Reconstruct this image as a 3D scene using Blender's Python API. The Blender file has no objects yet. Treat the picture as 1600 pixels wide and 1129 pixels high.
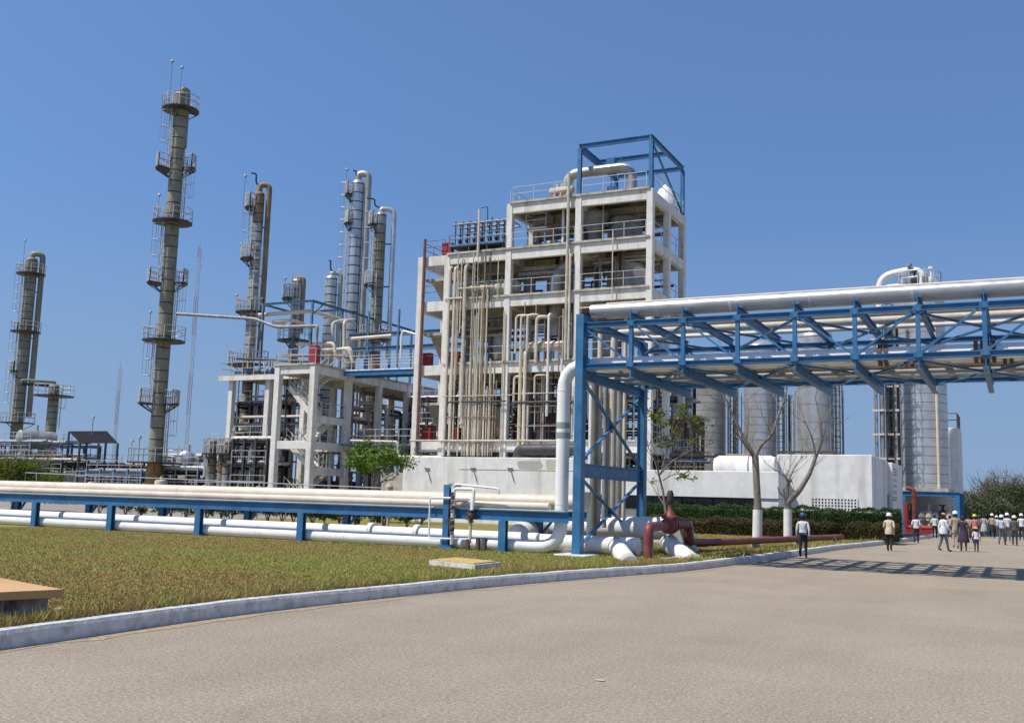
import bpy, math, random
import numpy as np
from mathutils import Vector, Matrix
RND = random.Random(11)
SC = bpy.context.scene
COL = SC.collection
# ------------------------------------------------------------------ camera
PW, PH, FPX = 1600.0, 1129.0, 1600.0
YAW, PIT, ROL, CZ = math.radians(26.3), math.radians(7.6), math.radians(1.6), 1.75
CR = Matrix.Rotation(YAW, 3, 'Z') @ Matrix.Rotation(math.pi/2 + PIT, 3, 'X') @ Matrix.Rotation(ROL, 3, 'Z')
cam = bpy.data.objects.new('camera', bpy.data.cameras.new('camera'))
COL.objects.link(cam)
cam.matrix_world = Matrix.Translation((0, 0, CZ)) @ CR.to_4x4()
cam.data.sensor_width = 36.0
cam.data.lens = 36.0*FPX/PW
cam.data.clip_end = 3000
cam.data.clip_start = 0.1
SC.camera = cam
# ------------------------------------------------------------------ sky, sun, exposure
SUN = Vector((-0.40, -0.44, 1.0)).normalized()          # direction towards the sun
elev = math.asin(SUN.z)
wd = bpy.data.worlds.new('World'); SC.world = wd; wd.use_nodes = True
nt = wd.node_tree
sky = nt.nodes.new('ShaderNodeTexSky'); sky.sky_type = 'NISHITA'; sky.sun_disc = False
sky.sun_elevation = elev
sky.sun_rotation = math.atan2(SUN.x, SUN.y)
sky.air_density = 1.0; sky.dust_density = 0.3; sky.ozone_density = 5.0; sky.altitude = 100
bg = nt.nodes['Background']; bg.inputs['Strength'].default_value = 0.114
# thin tropical haze: the band just above the horizon is as deep as the air a little higher up
tcn = nt.nodes.new('ShaderNodeTexCoord'); vm1 = nt.nodes.new('ShaderNodeVectorMath'); vm1.operation = 'MULTIPLY_ADD'
vm1.inputs[1].default_value = (1, 1, .72); vm1.inputs[2].default_value = (0, 0, .26)
vm2 = nt.nodes.new('ShaderNodeVectorMath'); vm2.operation = 'NORMALIZE'
nt.links.new(tcn.outputs['Generated'], vm1.inputs[0]); nt.links.new(vm1.outputs[0], vm2.inputs[0]); nt.links.new(vm2.outputs[0], sky.inputs['Vector'])
hsv = nt.nodes.new('ShaderNodeHueSaturation'); hsv.inputs['Saturation'].default_value = 1.06
nt.links.new(sky.outputs['Color'], hsv.inputs['Color']); 
sep = nt.nodes.new('ShaderNodeSeparateXYZ'); nt.links.new(tcn.outputs['Generated'], sep.inputs[0])
mr = nt.nodes.new('ShaderNodeMapRange'); mr.interpolation_type = 'SMOOTHSTEP'
for i_, v_ in ((1,0.),(2,.30),(3,.72),(4,0.)): mr.inputs[i_].default_value = v_
nt.links.new(sep.outputs['Z'], mr.inputs[0])
hz = nt.nodes.new('ShaderNodeMix'); hz.data_type = 'RGBA'; hz.inputs[7].default_value = (1.75,2.38,3.2,1)
nt.links.new(mr.outputs[0], hz.inputs[0]); nt.links.new(hsv.outputs['Color'], hz.inputs[6]); nt.links.new(hz.outputs[2], bg.inputs['Color'])
sl = bpy.data.lights.new('sun', 'SUN'); sl.energy = 3.6; sl.angle = math.radians(0.53); sl.color = (1.0, 0.93, 0.82)
so = bpy.data.objects.new('sun', sl); COL.objects.link(so)
so.rotation_euler = SUN.to_track_quat('Z', 'Y').to_euler(); so.location = (-30, -10, 60)
vs = SC.view_settings
vs.view_transform = 'Standard'; vs.look = 'None'; vs.gamma = 1.0; vs.use_curve_mapping = False; vs.exposure = 0.5

# ------------------------------------------------------------------ pixel -> place
def at(x, y, X=None, Y=None, Z=None):
    d = CR @ Vector(((x-PW/2)/FPX, (PH/2-y)/FPX, -1.0))
    if X is not None: t = X/d.x
    elif Y is not None: t = Y/d.y
    else: t = (Z-CZ)/d.z
    return Vector((0, 0, CZ)) + d*t
def zz(x, y, Y): return at(x, y, Y=Y).z
def xx(x, y, Y): return at(x, y, Y=Y).x
FWD = CR @ Vector((0, 0, -1))
def rpx(px, X, Y):
    """radius in metres of something px pixels wide that stands at X, Y"""
    v = Vector((X, Y, 0)); return 0.5*px*v.length*0.97/FPX
G = 0.15                                                # lawn and plant level, the road is at 0

# ------------------------------------------------------------------ meshes
class M:
    def __init__(s, sharp=40): s.sharp = sharp; s.v = []; s.f = []; s.sm = []; s.mi = []; s.cur = 0
    def add(s, vs, fs, smooth=False):
        o = len(s.v); s.v.extend([tuple(p) for p in vs])
        for f in fs: s.f.append([i+o for i in f]); s.sm.append(smooth); s.mi.append(s.cur)
        return s
    def box(s, x0, x1, y0, y1, z0, z1):
        return s.add([(x0,y0,z0),(x1,y0,z0),(x1,y1,z0),(x0,y1,z0),(x0,y0,z1),(x1,y0,z1),(x1,y1,z1),(x0,y1,z1)],
              [(0,3,2,1),(4,5,6,7),(0,1,5,4),(1,2,6,5),(2,3,7,6),(3,0,4,7)])
    def cbox(s, x0, x1, y0, y1, z0, z1, c=.03):
        """box with chamfered vertical and top edges"""
        a = [(x0+c,y0),(x1-c,y0),(x1,y0+c),(x1,y1-c),(x1-c,y1),(x0+c,y1),(x0,y1-c),(x0,y0+c)]
        cx, cy = (x0+x1)/2, (y0+y1)/2
        def sh(p, k): return (p[0]-k*math.copysign(1,p[0]-cx), p[1]-k*math.copysign(1,p[1]-cy))
        v = [(p[0],p[1],z0) for p in a]+[(p[0],p[1],z1-c) for p in a]+[(*sh(p,c),z1) for p in a]
        f = [tuple(range(7,-1,-1)), tuple(range(16,24))]
        for k in (0, 8):
            for i in range(8): j = (i+1) % 8; f.append((k+i, k+j, k+8+j, k+8+i))
        return s.add(v, f)
    def _fr(s, p, q, up):
        d = (q-p).normalized(); up = Vector(up)
        if abs(d.dot(up)) > .98: up = Vector((0,1,0)) if abs(d.y) < .9 else Vector((1,0,0))
        sd = d.cross(up).normalized(); return d, sd, sd.cross(d).normalized()
    def bar(s, p, q, w, h, up=(0,0,1)):
        p = Vector(p); q = Vector(q); d, a, b = s._fr(p, q, up); a = a*w/2; b = b*h/2
        v = [p-a-b, p+a-b, p+a+b, p-a+b, q-a-b, q+a-b, q+a+b, q-a+b]
        return s.add(v, [(0,1,2,3),(4,7,6,5),(0,4,5,1),(1,5,6,2),(2,6,7,3),(3,7,4,0)])
    def ibeam(s, p, q, w, h, t=.03, up=(0,0,1)):
        p = Vector(p); q = Vector(q); d, a, b = s._fr(p, q, up)
        s.bar(p+b*(h/2-t/2), q+b*(h/2-t/2), w, t, up); s.bar(p-b*(h/2-t/2), q-b*(h/2-t/2), w, t, up)
        return s.bar(p, q, t, h-2*t, up)
    def tube(s, pts, r, n=10, bend=0, caps=True, smooth=True, k=5, r2=None):
        P = [Vector(p) for p in pts]
        if bend and len(P) > 2:
            Q = [P[0]]
            for i in range(1, len(P)-1):
                a = P[i-1]-P[i]; b = P[i+1]-P[i]; la, lb = a.length, b.length; a.normalize(); b.normalize()
                if a.dot(b) < -.999: Q.append(P[i]); continue
                tb = min(bend, la*.49, lb*.49)
                for j in range(k+1):
                    t = j/k; Q.append((P[i]+a*tb)*(1-t)**2 + P[i]*2*t*(1-t) + (P[i]+b*tb)*t*t)
            Q.append(P[-1]); P = Q
        d = (P[1]-P[0]).normalized()
        u = d.orthogonal().normalized(); vs = []; N = len(P)
        for i, p in enumerate(P):
            e = (P[min(i+1, N-1)]-P[max(i-1, 0)]).normalized()
            u = (u - e*u.dot(e)); u = u.normalized() if u.length > 1e-6 else e.orthogonal().normalized()
            w = e.cross(u); rr = r if r2 is None else r+(r2-r)*i/(N-1)
            for j in range(n):
                g = 2*math.pi*j/n; vs.append(p+u*rr*math.cos(g)+w*rr*math.sin(g))
        fs = [(i*n+j, i*n+(j+1) % n, (i+1)*n+(j+1) % n, (i+1)*n+j) for i in range(N-1) for j in range(n)]
        s.add(vs, fs, smooth)
        if caps: s.add(vs[:n], [tuple(range(n-1, -1, -1))]); s.add(vs[-n:], [tuple(range(n))])
        return s
    def lathe(s, prof, c=(0,0,0), n=20, axis='Z', smooth=True):
        vs = []
        for r, z in prof:
            for j in range(n):
                g = 2*math.pi*j/n; x, y = r*math.cos(g), r*math.sin(g)
                q = (x, y, z) if axis == 'Z' else (z, x, y) if axis == 'X' else (y, z, x)
                vs.append((q[0]+c[0], q[1]+c[1], q[2]+c[2]))
        fs = [(i*n+j, i*n+(j+1) % n, (i+1)*n+(j+1) % n, (i+1)*n+j) for i in range(len(prof)-1) for j in range(n)]
        s.add(vs, fs, smooth)
        if prof[0][0] > 1e-3: s.add(vs[:n], [tuple(range(n-1, -1, -1))])
        if prof[-1][0] > 1e-3: s.add(vs[-n:], [tuple(range(n))])
        return s
    def sector(s, c, r0, r1, a0, a1, z0, z1, n=12):
        v = []; m = n+1
        for i in range(m):
            g = math.radians(a0+(a1-a0)*i/n); cs, sn = math.cos(g), math.sin(g)
            for r, z in ((r0,z0),(r1,z0),(r1,z1),(r0,z1)): v.append((c[0]+r*cs, c[1]+r*sn, z))
        f = [(i*4+k, i*4+(k+1) % 4, (i+1)*4+(k+1) % 4, (i+1)*4+k) for i in range(n) for k in range(4)]
        f += [(0,3,2,1), (4*n, 4*n+1, 4*n+2, 4*n+3)]
        return s.add(v, f)
    def rail(s, pts, h=1.05, r=.028, step=1.6, n=4):
        P = [Vector(p) for p in pts]
        for z in (h, h*.55):
            s.tube([p+Vector((0,0,z)) for p in P], r, n, caps=False, smooth=False)
        for i in range(len(P)-1):
            d = P[i+1]-P[i]; k = max(1, round(d.length/step))
            for j in range(k+(i == len(P)-2)):
                b = P[i]+d*(j/k); s.tube([b, b+Vector((0,0,h))], r, n, caps=False, smooth=False)
        return s
    def ladder(s, p, q, side, w=.5, rung=.55, r=.045):
        p = Vector(p); q = Vector(q); sd = Vector(side).normalized()*w/2
        s.tube([p-sd, q-sd], r, 4, smooth=False); s.tube([p+sd, q+sd], r, 4, smooth=False)
        L = (q-p).length; k = int(L/rung)
        for i in range(1, k): b = p+(q-p)*(i/k); s.tube([b-sd, b+sd], r*.7, 3, caps=False, smooth=False)
        return s
    def cage(s, p, q, side, out, rad=.38, r=.022):
        p = Vector(p); q = Vector(q); a = Vector(side).normalized(); o = Vector(out).normalized()
        L = q.z-p.z; k = max(2, int(L/1.1))
        def arc(z):
            c = Vector((p.x, p.y, z))
            return [c+a*rad*math.cos(t)+o*2*rad*math.sin(t) for t in [math.pi*i/6 for i in range(7)]]
        for i in range(k+1): s.tube(arc(p.z+L*i/k), r, 3, caps=False, smooth=False)
        lo, hi = arc(p.z), arc(q.z)
        for i in (1, 3, 5): s.tube([lo[i], hi[i]], r, 3, caps=False, smooth=False)
        return s
    def mesh(s, name, mats, org=(0,0,0)):
        me = bpy.data.meshes.new(name); ox, oy, oz = org
        me.from_pydata([(x-ox, y-oy, z-oz) for x, y, z in s.v], [], s.f)
        me.polygons.foreach_set('use_smooth', s.sm)
        if any(s.mi): me.polygons.foreach_set('material_index', s.mi)
        for m in (mats if isinstance(mats, (list, tuple)) else [mats]): me.materials.append(m)
        if any(s.sm): me.set_sharp_from_angle(angle=math.radians(s.sharp))
        me.update(); return me
    def build(s, name, mats, parent=None, **kw):
        if parent is not None: org = ORG[parent.name]
        else:
            A = np.array(s.v); lo, hi = A.min(0), A.max(0); org = (float((lo[0]+hi[0])/2), float((lo[1]+hi[1])/2), float(lo[2]))
        o = bpy.data.objects.new(name, s.mesh(name, mats, org)); COL.objects.link(o)
        if parent is not None: o.parent = parent
        else: o.location = org
        ORG[o.name] = org
        if kw: tag(o, **kw)
        return o
ORG = {}
def tag(o, label=None, cat=None, group=None, kind=None):
    if label: o['label'] = label
    if cat: o['category'] = cat
    if group: o['group'] = group
    if kind: o['kind'] = kind
    return o
def thing(name, label, cat, loc, group=None):
    o = bpy.data.objects.new(name, None); COL.objects.link(o); o.location = loc
    o.empty_display_size = .3; ORG[o.name] = tuple(loc)
    return tag(o, label, cat, group)
def inst(src, parent, loc, rz=0):
    """a repeat of a piece: same mesh, other place (loc is relative to the parent)"""
    o = src.copy(); COL.objects.link(o); o.parent = parent; o.location = loc; o.rotation_euler = (0, 0, rz)
    ORG[o.name] = ORG[parent.name]
    return o

# ------------------------------------------------------------------ materials
def mat(n, c, r=.6, m=0., v=.12, sc=2.5, dirt=None, da=.5, dsc=1.2, lo=.5, hi=.75, streak=0, bump=0, bsc=40, dirt2=None, d2=(.62,.7), d2s=6., spec=.5):
    ma = bpy.data.materials.new(n); ma.use_nodes = True; t = ma.node_tree; N = t.nodes; L = t.links
    b = N['Principled BSDF']; b.inputs['Roughness'].default_value = r; b.inputs['Metallic'].default_value = m
    b.inputs['Specular IOR Level'].default_value = spec
    g = N.new('ShaderNodeNewGeometry')
    def noise(scale, vec=None, det=6, rough=.6):
        q = N.new('ShaderNodeTexNoise'); q.inputs['Scale'].default_value = scale; q.inputs['Detail'].default_value = det; q.inputs['Roughness'].default_value = rough
        L.new(vec if vec else g.outputs['Position'], q.inputs['Vector']); return q.outputs['Fac']
    def rng(src, a, b2, c2, d):
        q = N.new('ShaderNodeMapRange'); q.inputs[1].default_value = a; q.inputs[2].default_value = b2; q.inputs[3].default_value = c2; q.inputs[4].default_value = d
        L.new(src, q.inputs[0]); return q.outputs[0]
    def mix(f, a, b2, mode='MIX'):
        q = N.new('ShaderNodeMix'); q.data_type = 'RGBA'; q.blend_type = mode
        if isinstance(f, float): q.inputs[0].default_value = f
        else: L.new(f, q.inputs[0])
        for s_, i in ((a, 6), (b2, 7)):
            if isinstance(s_, (tuple, list)): q.inputs[i].default_value = (*s_[:3], 1)
            else: L.new(s_, q.inputs[i])
        return q.outputs[2]
    f = noise(sc)
    k1 = tuple(x*(1-v*1.6) for x in c); k2 = tuple(min(1, x*(1+v*1.2)) for x in c)
    colr = mix(rng(f, .3, .7, 0, 1), k1, k2)
    if dirt:
        vec = None
        if streak:
            q = N.new('ShaderNodeVectorMath'); q.operation = 'MULTIPLY'; q.inputs[1].default_value = (1, 1, streak); L.new(g.outputs['Position'], q.inputs[0]); vec = q.outputs[0]
        colr = mix(rng(noise(dsc, vec, 8, .65), lo, hi, 0, da), colr, dirt)
    if dirt2: colr = mix(rng(noise(d2s, None, 8, .7), d2[0], d2[1], 0, .85), colr, dirt2)
    L.new(colr, b.inputs['Base Color'])
    L.new(rng(noise(sc*2.3), .3, .7, max(.05, r-.1), min(1, r+.1)), b.inputs['Roughness'])
    if bump:
        bp = N.new('ShaderNodeBump'); bp.inputs['Strength'].default_value = bump; bp.inputs['Distance'].default_value = .02
        L.new(noise(bsc, None, 4), bp.inputs['Height']); L.new(bp.outputs[0], b.inputs['Normal'])
    return ma
RUST = (.12, .05, .025)
GRIME = (.10, .085, .065)
MT = {}
MT['conc'] = mat('painted_concrete', (.74,.715,.66), .85, v=.08, dirt=(.36,.30,.22), da=.72, dsc=1.6, lo=.5, hi=.74, streak=.12, bump=.15, dirt2=(.26,.20,.14), d2=(.68,.76), d2s=2.4)
MT['slab'] = mat('stained_slab_edge', (.52,.48,.41), .9, dirt=(.20,.14,.09), da=.8, dsc=1.6, lo=.45, hi=.68, streak=.3, bump=.2)
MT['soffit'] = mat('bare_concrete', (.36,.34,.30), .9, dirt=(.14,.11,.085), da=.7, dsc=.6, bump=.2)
MT['white_wall'] = mat('whitewashed_wall', (.76,.755,.73), .85, v=.06, dirt=(.36,.335,.29), da=.7, dsc=1.1, lo=.49, hi=.74, streak=.14, bump=.12, bsc=18)
MT['blue'] = mat('blue_paint', (.032,.155,.335), .45, v=.16, sc=1.4, dirt=(.13,.20,.27), da=.6, dsc=2.2, lo=.5, hi=.72, dirt2=RUST, d2=(.69,.75), d2s=8)
MT['deckc'] = mat('stained_shade_dark_floor', (.27,.235,.19), .9, v=.2, sc=1.2, dirt=(.09,.065,.045), da=.8, dsc=.9, lo=.42, hi=.68, bump=.2)  # stained concrete, base tone lowered so slab undersides read as shaded
MT['blue_old'] = mat('faded_blue_paint', (.10,.19,.30), .6, v=.2, dirt=(.16,.15,.14), da=.6, dsc=1.5, dirt2=RUST, d2=(.66,.75), d2s=4)
MT['cream'] = mat('cream_pipe_paint', (.64,.56,.46), .55, v=.08, dirt=(.40,.30,.21), da=.55, dsc=.7, lo=.5, hi=.8)
MT['whitep'] = mat('white_pipe_paint', (.80,.80,.79), .45, v=.05, dirt=(.50,.46,.40), da=.5, dsc=1.8, lo=.54, hi=.78, dirt2=(.42,.33,.25), d2=(.72,.77), d2s=5)
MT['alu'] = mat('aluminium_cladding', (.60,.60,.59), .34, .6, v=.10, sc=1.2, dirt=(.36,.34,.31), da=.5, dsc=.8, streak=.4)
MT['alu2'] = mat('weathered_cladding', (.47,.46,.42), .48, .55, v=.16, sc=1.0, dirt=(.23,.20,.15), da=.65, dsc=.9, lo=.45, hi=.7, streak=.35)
MT['shell'] = mat('dull_column_cladding', (.29,.27,.195), .68, .1, v=.18, sc=.7, dirt=(.19,.16,.10), da=.7, dsc=.8, lo=.42, hi=.7, streak=.25, dirt2=(.09,.08,.07), d2=(.66,.76), d2s=1.5)
MT['rusty'] = mat('rusty_cladding', (.28,.20,.13), .75, .1, v=.25, sc=1.5, dirt=(.12,.07,.04), da=.8, dsc=1.4, streak=.3)
MT['orange'] = mat('ochre_fireproofing', (.42,.25,.10), .9, v=.25, sc=2, dirt=(.16,.09,.05), da=.7, dsc=1.5, streak=.3, bump=.3)
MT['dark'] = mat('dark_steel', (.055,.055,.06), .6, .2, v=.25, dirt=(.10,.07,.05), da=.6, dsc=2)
MT['grey'] = mat('grey_steel', (.30,.30,.30), .6, .2, v=.2, dirt=(.17,.13,.10), da=.6, dsc=2)
MT['galv'] = mat('galvanised_rail', (.56,.56,.54), .5, .3, v=.1, dirt=(.28,.22,.17), da=.5, dsc=3)
MT['tan'] = mat('tan_pipe_lagging', (.54,.49,.40), .7, v=.15, dirt=(.27,.20,.14), da=.65, dsc=1.6, streak=.3)
MT['yel'] = mat('yellowed_pipe_paint', (.60,.52,.33), .6, v=.12, dirt=(.30,.22,.13), da=.6, dsc=1.5, streak=.3)
MT['red'] = mat('red_oxide_paint', (.20,.045,.042), .55, v=.18, sc=3, dirt=(.27,.12,.10), da=.5, dsc=3)
MT['redb'] = mat('bright_red_paint', (.30,.028,.032), .55, v=.15, dirt=(.25,.06,.05), da=.5, dsc=3)
MT['brownred'] = mat('brown_red_rail', (.20,.09,.07), .6, v=.2)
MT['rustst'] = mat('rusty_valve_iron', (.13,.075,.05), .8, .1, v=.35, sc=9)
MT['concblk'] = mat('block_concrete', (.46,.44,.41), .9, dirt=(.20,.19,.17), da=.6, dsc=2.5, bump=.3)
MT['seam'] = mat('seam_groove_shade', (.075,.07,.06), .8, v=.3, sc=3)  # dark tone standing in for groove shadow between shell courses
MT['silverp'] = mat('silver_pipe_jacket', (.47,.47,.46), .42, .6, v=.12, sc=1.5, dirt=(.30,.28,.25), da=.5, dsc=1.5)
MT['sheet'] = mat('dark_roof_sheet', (.02,.02,.022), .95, v=.2, spec=.1)
MT['black'] = mat('opening_shade_black', (.012,.013,.016), .35, v=.1)
MT['glass'] = mat('dark_glass', (.02,.025,.035), .12, v=.1)
# ================================================================== GROUND
def tex_mat(n, fn):
    ma = bpy.data.materials.new(n); ma.use_nodes = True; fn(ma.node_tree, ma.node_tree.nodes, ma.node_tree.links, ma.node_tree.nodes['Principled BSDF']); return ma
def nz(N, L, src, scale, det=8, rough=.65, lo=.3, hi=.7, a=0., b=1., mul=None):
    if mul:
        q = N.new('ShaderNodeVectorMath'); q.operation = 'MULTIPLY'; q.inputs[1].default_value = mul; L.new(src, q.inputs[0]); src = q.outputs[0]
    t = N.new('ShaderNodeTexNoise'); t.inputs['Scale'].default_value = scale; t.inputs['Detail'].default_value = det; t.inputs['Roughness'].default_value = rough
    L.new(src, t.inputs['Vector'])
    q = N.new('ShaderNodeMapRange'); q.inputs[1].default_value = lo; q.inputs[2].default_value = hi; q.inputs[3].default_value = a; q.inputs[4].default_value = b
    L.new(t.outputs['Fac'], q.inputs[0]); return q.outputs[0]
def mx(N, L, f, a, b):
    q = N.new('ShaderNodeMix'); q.data_type = 'RGBA'
    if isinstance(f, float): q.inputs[0].default_value = f
    else: L.new(f, q.inputs[0])
    for s_, i in ((a, 6), (b, 7)):
        if isinstance(s_, tuple): q.inputs[i].default_value = (*s_, 1)
        else: L.new(s_, q.inputs[i])
    return q.outputs[2]
def _asphalt(t, N, L, b):
    g = N.new('ShaderNodeNewGeometry').outputs['Position']
    c = mx(N, L, nz(N, L, g, .35, 6), (.315,.262,.195), (.385,.328,.252))
    c = mx(N, L, nz(N, L, g, .22, 8, .7, .5, .72, 0, .65, (1, .35, 1)), c, (.262,.222,.172))      # worn wheel lanes
    c = mx(N, L, nz(N, L, g, .9, 5, .6, .42, .66, 0, .3, (1, .10, 1)), c, (.25,.21,.165))
    c = mx(N, L, nz(N, L, g, .13, 7, .7, .48, .62, 0, .55), c, (.42,.355,.27))
    c = mx(N, L, nz(N, L, g, .45, 9, .75, .56, .70, 0, .5, (1, .6, 1)), c, (.215,.180,.142))
    c = mx(N, L, nz(N, L, g, 2.3, 6, .7, .66, .74, 0, .55), c, (.20,.17,.135))
    v = N.new('ShaderNodeTexVoronoi'); v.inputs['Scale'].default_value = 55; L.new(g, v.inputs['Vector'])
    q = N.new('ShaderNodeMapRange'); q.inputs[1].default_value = 0; q.inputs[2].default_value = 1; L.new(v.outputs['Color'], q.inputs[0])
    c = mx(N, L, nz(N, L, g, 24, 4, .75, .42, .66, 0, .75), c, (.145,.118,.09))
    c = mx(N, L, nz(N, L, g, 31, 3, .7, .54, .68, 0, .75), c, (.56,.49,.40))
    c = mx(N, L, nz(N, L, g, .9, 10, .75, .62, .72, 0, .5), c, (.40,.34,.26))
    L.new(c, b.inputs['Base Color']); b.inputs['Roughness'].default_value = .92; b.inputs['Specular IOR Level'].default_value = .25
    bp = N.new('ShaderNodeBump'); bp.inputs['Strength'].default_value = .7; bp.inputs['Distance'].default_value = .02
    L.new(nz(N, L, g, 45, 4, .6, 0, 1), bp.inputs['Height']); L.new(bp.outputs[0], b.inputs['Normal'])
MT['asphalt'] = tex_mat('gravelly_asphalt', _asphalt)
def _lawn(t, N, L, b):
    g = N.new('ShaderNodeNewGeometry').outputs['Position']
    c = mx(N, L, nz(N, L, g, .26, 6, .65, .42, .58, 0, 1, (.45, 1, 1)), (.235,.240,.058), (.27,.175,.065))
    c = mx(N, L, nz(N, L, g, 1.6, 8, .7, .45, .7, 0, .7), c, (.165,.20,.05))
    c = mx(N, L, nz(N, L, g, 16, 6, .7, .4, .7, 0, .6), c, (.30,.235,.10))
    c = mx(N, L, nz(N, L, g, 60, 3, .6, .45, .7, 0, .6), c, (.12,.11,.03))
    L.new(c, b.inputs['Base Color']); b.inputs['Roughness'].default_value = .95; b.inputs['Specular IOR Level'].default_value = .1
    bp = N.new('ShaderNodeBump'); bp.inputs['Strength'].default_value = .8; bp.inputs['Distance'].default_value = .04
    L.new(nz(N, L, g, 22, 5, .7, 0, 1), bp.inputs['Height']); L.new(bp.outputs[0], b.inputs['Normal'])
MT['lawn'] = tex_mat('dry_lawn', _lawn)
MT['soil'] = mat('dry_soil', (.17,.14,.095), .95, v=.25, sc=.4, dirt=(.09,.09,.035), da=.8, dsc=.15, bump=.4, bsc=8)
MT['yard'] = mat('plant_yard_concrete', (.27,.25,.22), .95, v=.2, sc=.5, dirt=(.13,.11,.09), da=.7, dsc=.7, bump=.3, bsc=10)
MT['kerb'] = mat('whitewashed_kerb', (.64,.64,.63), .9, v=.12, sc=6, dirt=(.33,.31,.29), da=.75, dsc=5, lo=.5, hi=.68, bump=.5, bsc=25)
def flat(name, pts, z, m, kind='structure', parent=None):
    s = M(); s.add([(x, y, z) for x, y in pts], [tuple(range(len(pts)))]); return s.build(name, m, parent, kind=kind)
flat('ground', [(-1500,-1500),(1500,-1500),(1500,1500),(-1500,1500)], -.06, MT['soil'])
# road edge as measured along the foot of the kerb
KP = [(-8.9,-30),(-9.3,-6),(-9.55,2),(-9.78,7.7),(-9.97,12.05),(-9.42,18.1),(-8.6,22.6),(-7.88,25.9),(-7.49,30.3),(-7.05,37.9),(-6.75,45),(-5.75,56.2),(-5.4,62),(-5.2,67),(-4.4,78),(-2.0,86),(6,92)]
def smooth(P, k=4):
    out = []
    for i in range(len(P)-1):
        p0 = Vector(P[max(i-1,0)]); p1 = Vector(P[i]); p2 = Vector(P[i+1]); p3 = Vector(P[min(i+2,len(P)-1)])
        for j in range(k):
            t = j/k; out.append(.5*((2*p1)+(p2-p0)*t+(2*p0-5*p1+4*p2-p3)*t*t+(3*p1-p0-3*p2+p3)*t**3))
    return out+[Vector(P[-1])]
KS = smooth(KP, 8)
rd = [(p.x-.1, p.y) for p in KS]+[(60, 92),(60,-30)]
flat('road', rd, 0, MT['asphalt'])
def offs(P, d):
    out = []
    for i, p in enumerate(P):
        e = (P[min(i+1,len(P)-1)]-P[max(i-1,0)]).normalized(); out.append(p+Vector((-e.y, e.x))*d)
    return out
KI = offs(KS, .2)
lawn = flat('lawn', [(p.x-.004, p.y) for p in offs(KS, .12)]+[(6,175),(-200,175),(-200,-30)], G, MT['lawn'])
# kerb, cast in lengths
kb = thing('kerb', 'kerb', None, (KS[0].x, KS[0].y, 0)); del kb['label']; kb['kind'] = 'structure'
def kerb_len(i0, i1):
    s = M(); n = 0; A = offs(KS, 0); prof = lambda j: None
    rows = []
    for i in range(i0, i1+1):
        p = KS[i]; q = KI[i]
        if i == i0: p = p+(KS[i+1]-p).normalized()*.003; q = q+(KI[i+1]-q).normalized()*.003
        if i == i1: p = p-(p-KS[i-1]).normalized()*.003; q = q-(q-KI[i-1]).normalized()*.003
        e = q-p; w = RND.uniform(-.011, .011)
        rows.append([(p.x,p.y,-.05),(p.x+e.x*(.04+w),p.y+e.y*(.04+w),.155+w),(p.x+e.x*.16,p.y+e.y*.16,.2+w*.6),(p.x+e.x*.9,p.y+e.y*.9,.205+w*.5),(q.x,q.y,.17),(q.x,q.y,-.05)])
    vs = [v for r in rows for v in r]; m = 6
    fs = [(i*m+k, (i+1)*m+k, (i+1)*m+k+1, i*m+k+1) for i in range(len(rows)-1) for k in range(5)]
    fs += [(0,1,2,3,4,5), tuple(len(vs)-m+k for k in (5,4,3,2,1,0))]
    return s.add(vs, fs)
for i in range(0, len(KS)-1, 6): kerb_len(i, min(i+6, len(KS)-1)).build('kerb_length', MT['kerb'], kb)
flat('yard', [(-150,44.5),(-39.6,44.5),(-39.6,61.5),(-6.5,61.5),(-6.0,84),(-4,110),(-150,110)], G+.006, MT['yard'])

# sand and grit lying along the foot of the kerb
def grit():
    r = random.Random(3); A = offs(KS, -.0); vs_ = []; n = len(KS)
    for i, p in enumerate(KS): e = (KS[min(i+1,n-1)]-KS[max(i-1,0)]).normalized(); q = Vector((e.y,-e.x)); w = r.uniform(.08,.34); vs_ += [(p.x,p.y,.004), (p.x+q.x*w,p.y+q.y*w,.004)]
    s = M(); s.add(vs_, [(2*i,2*i+1,2*i+3,2*i+2) for i in range(n-1)]); s.build('kerb_grit', mat('sandy_grit', (.36,.27,.17), .95, v=.25, sc=9, dirt=(.22,.18,.13), da=.7, dsc=7, bump=.5, bsc=50), None, kind='structure')
grit()
# grass blades: dense near the kerb and thinning towards the rack
def grass_mat():
    ma = bpy.data.materials.new('grass_blades'); ma.use_nodes = True; N = ma.node_tree.nodes; L = ma.node_tree.links; b = N['Principled BSDF']
    g = N.new('ShaderNodeNewGeometry'); p = g.outputs['Position']
    c = mx(N, L, nz(N, L, p, .26, 6, .65, .42, .58, 0, 1, (.45, 1, 1)), (.285,.305,.062), (.335,.22,.082))
    c = mx(N, L, nz(N, L, p, 1.6, 8, .7, .45, .7, 0, .7), c, (.20,.265,.055))
    q = N.new('ShaderNodeMapRange'); q.inputs[1].default_value = .5; q.inputs[2].default_value = 1; q.inputs[3].default_value = 0; q.inputs[4].default_value = .9; L.new(g.outputs['Random Per Island'], q.inputs[0])
    c = mx(N, L, q.outputs[0], c, (.47,.38,.17))
    L.new(c, b.inputs['Base Color']); b.inputs['Roughness'].default_value = .8; b.inputs['Specular IOR Level'].default_value = .15
    return ma
MT['grass'] = grass_mat()
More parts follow.
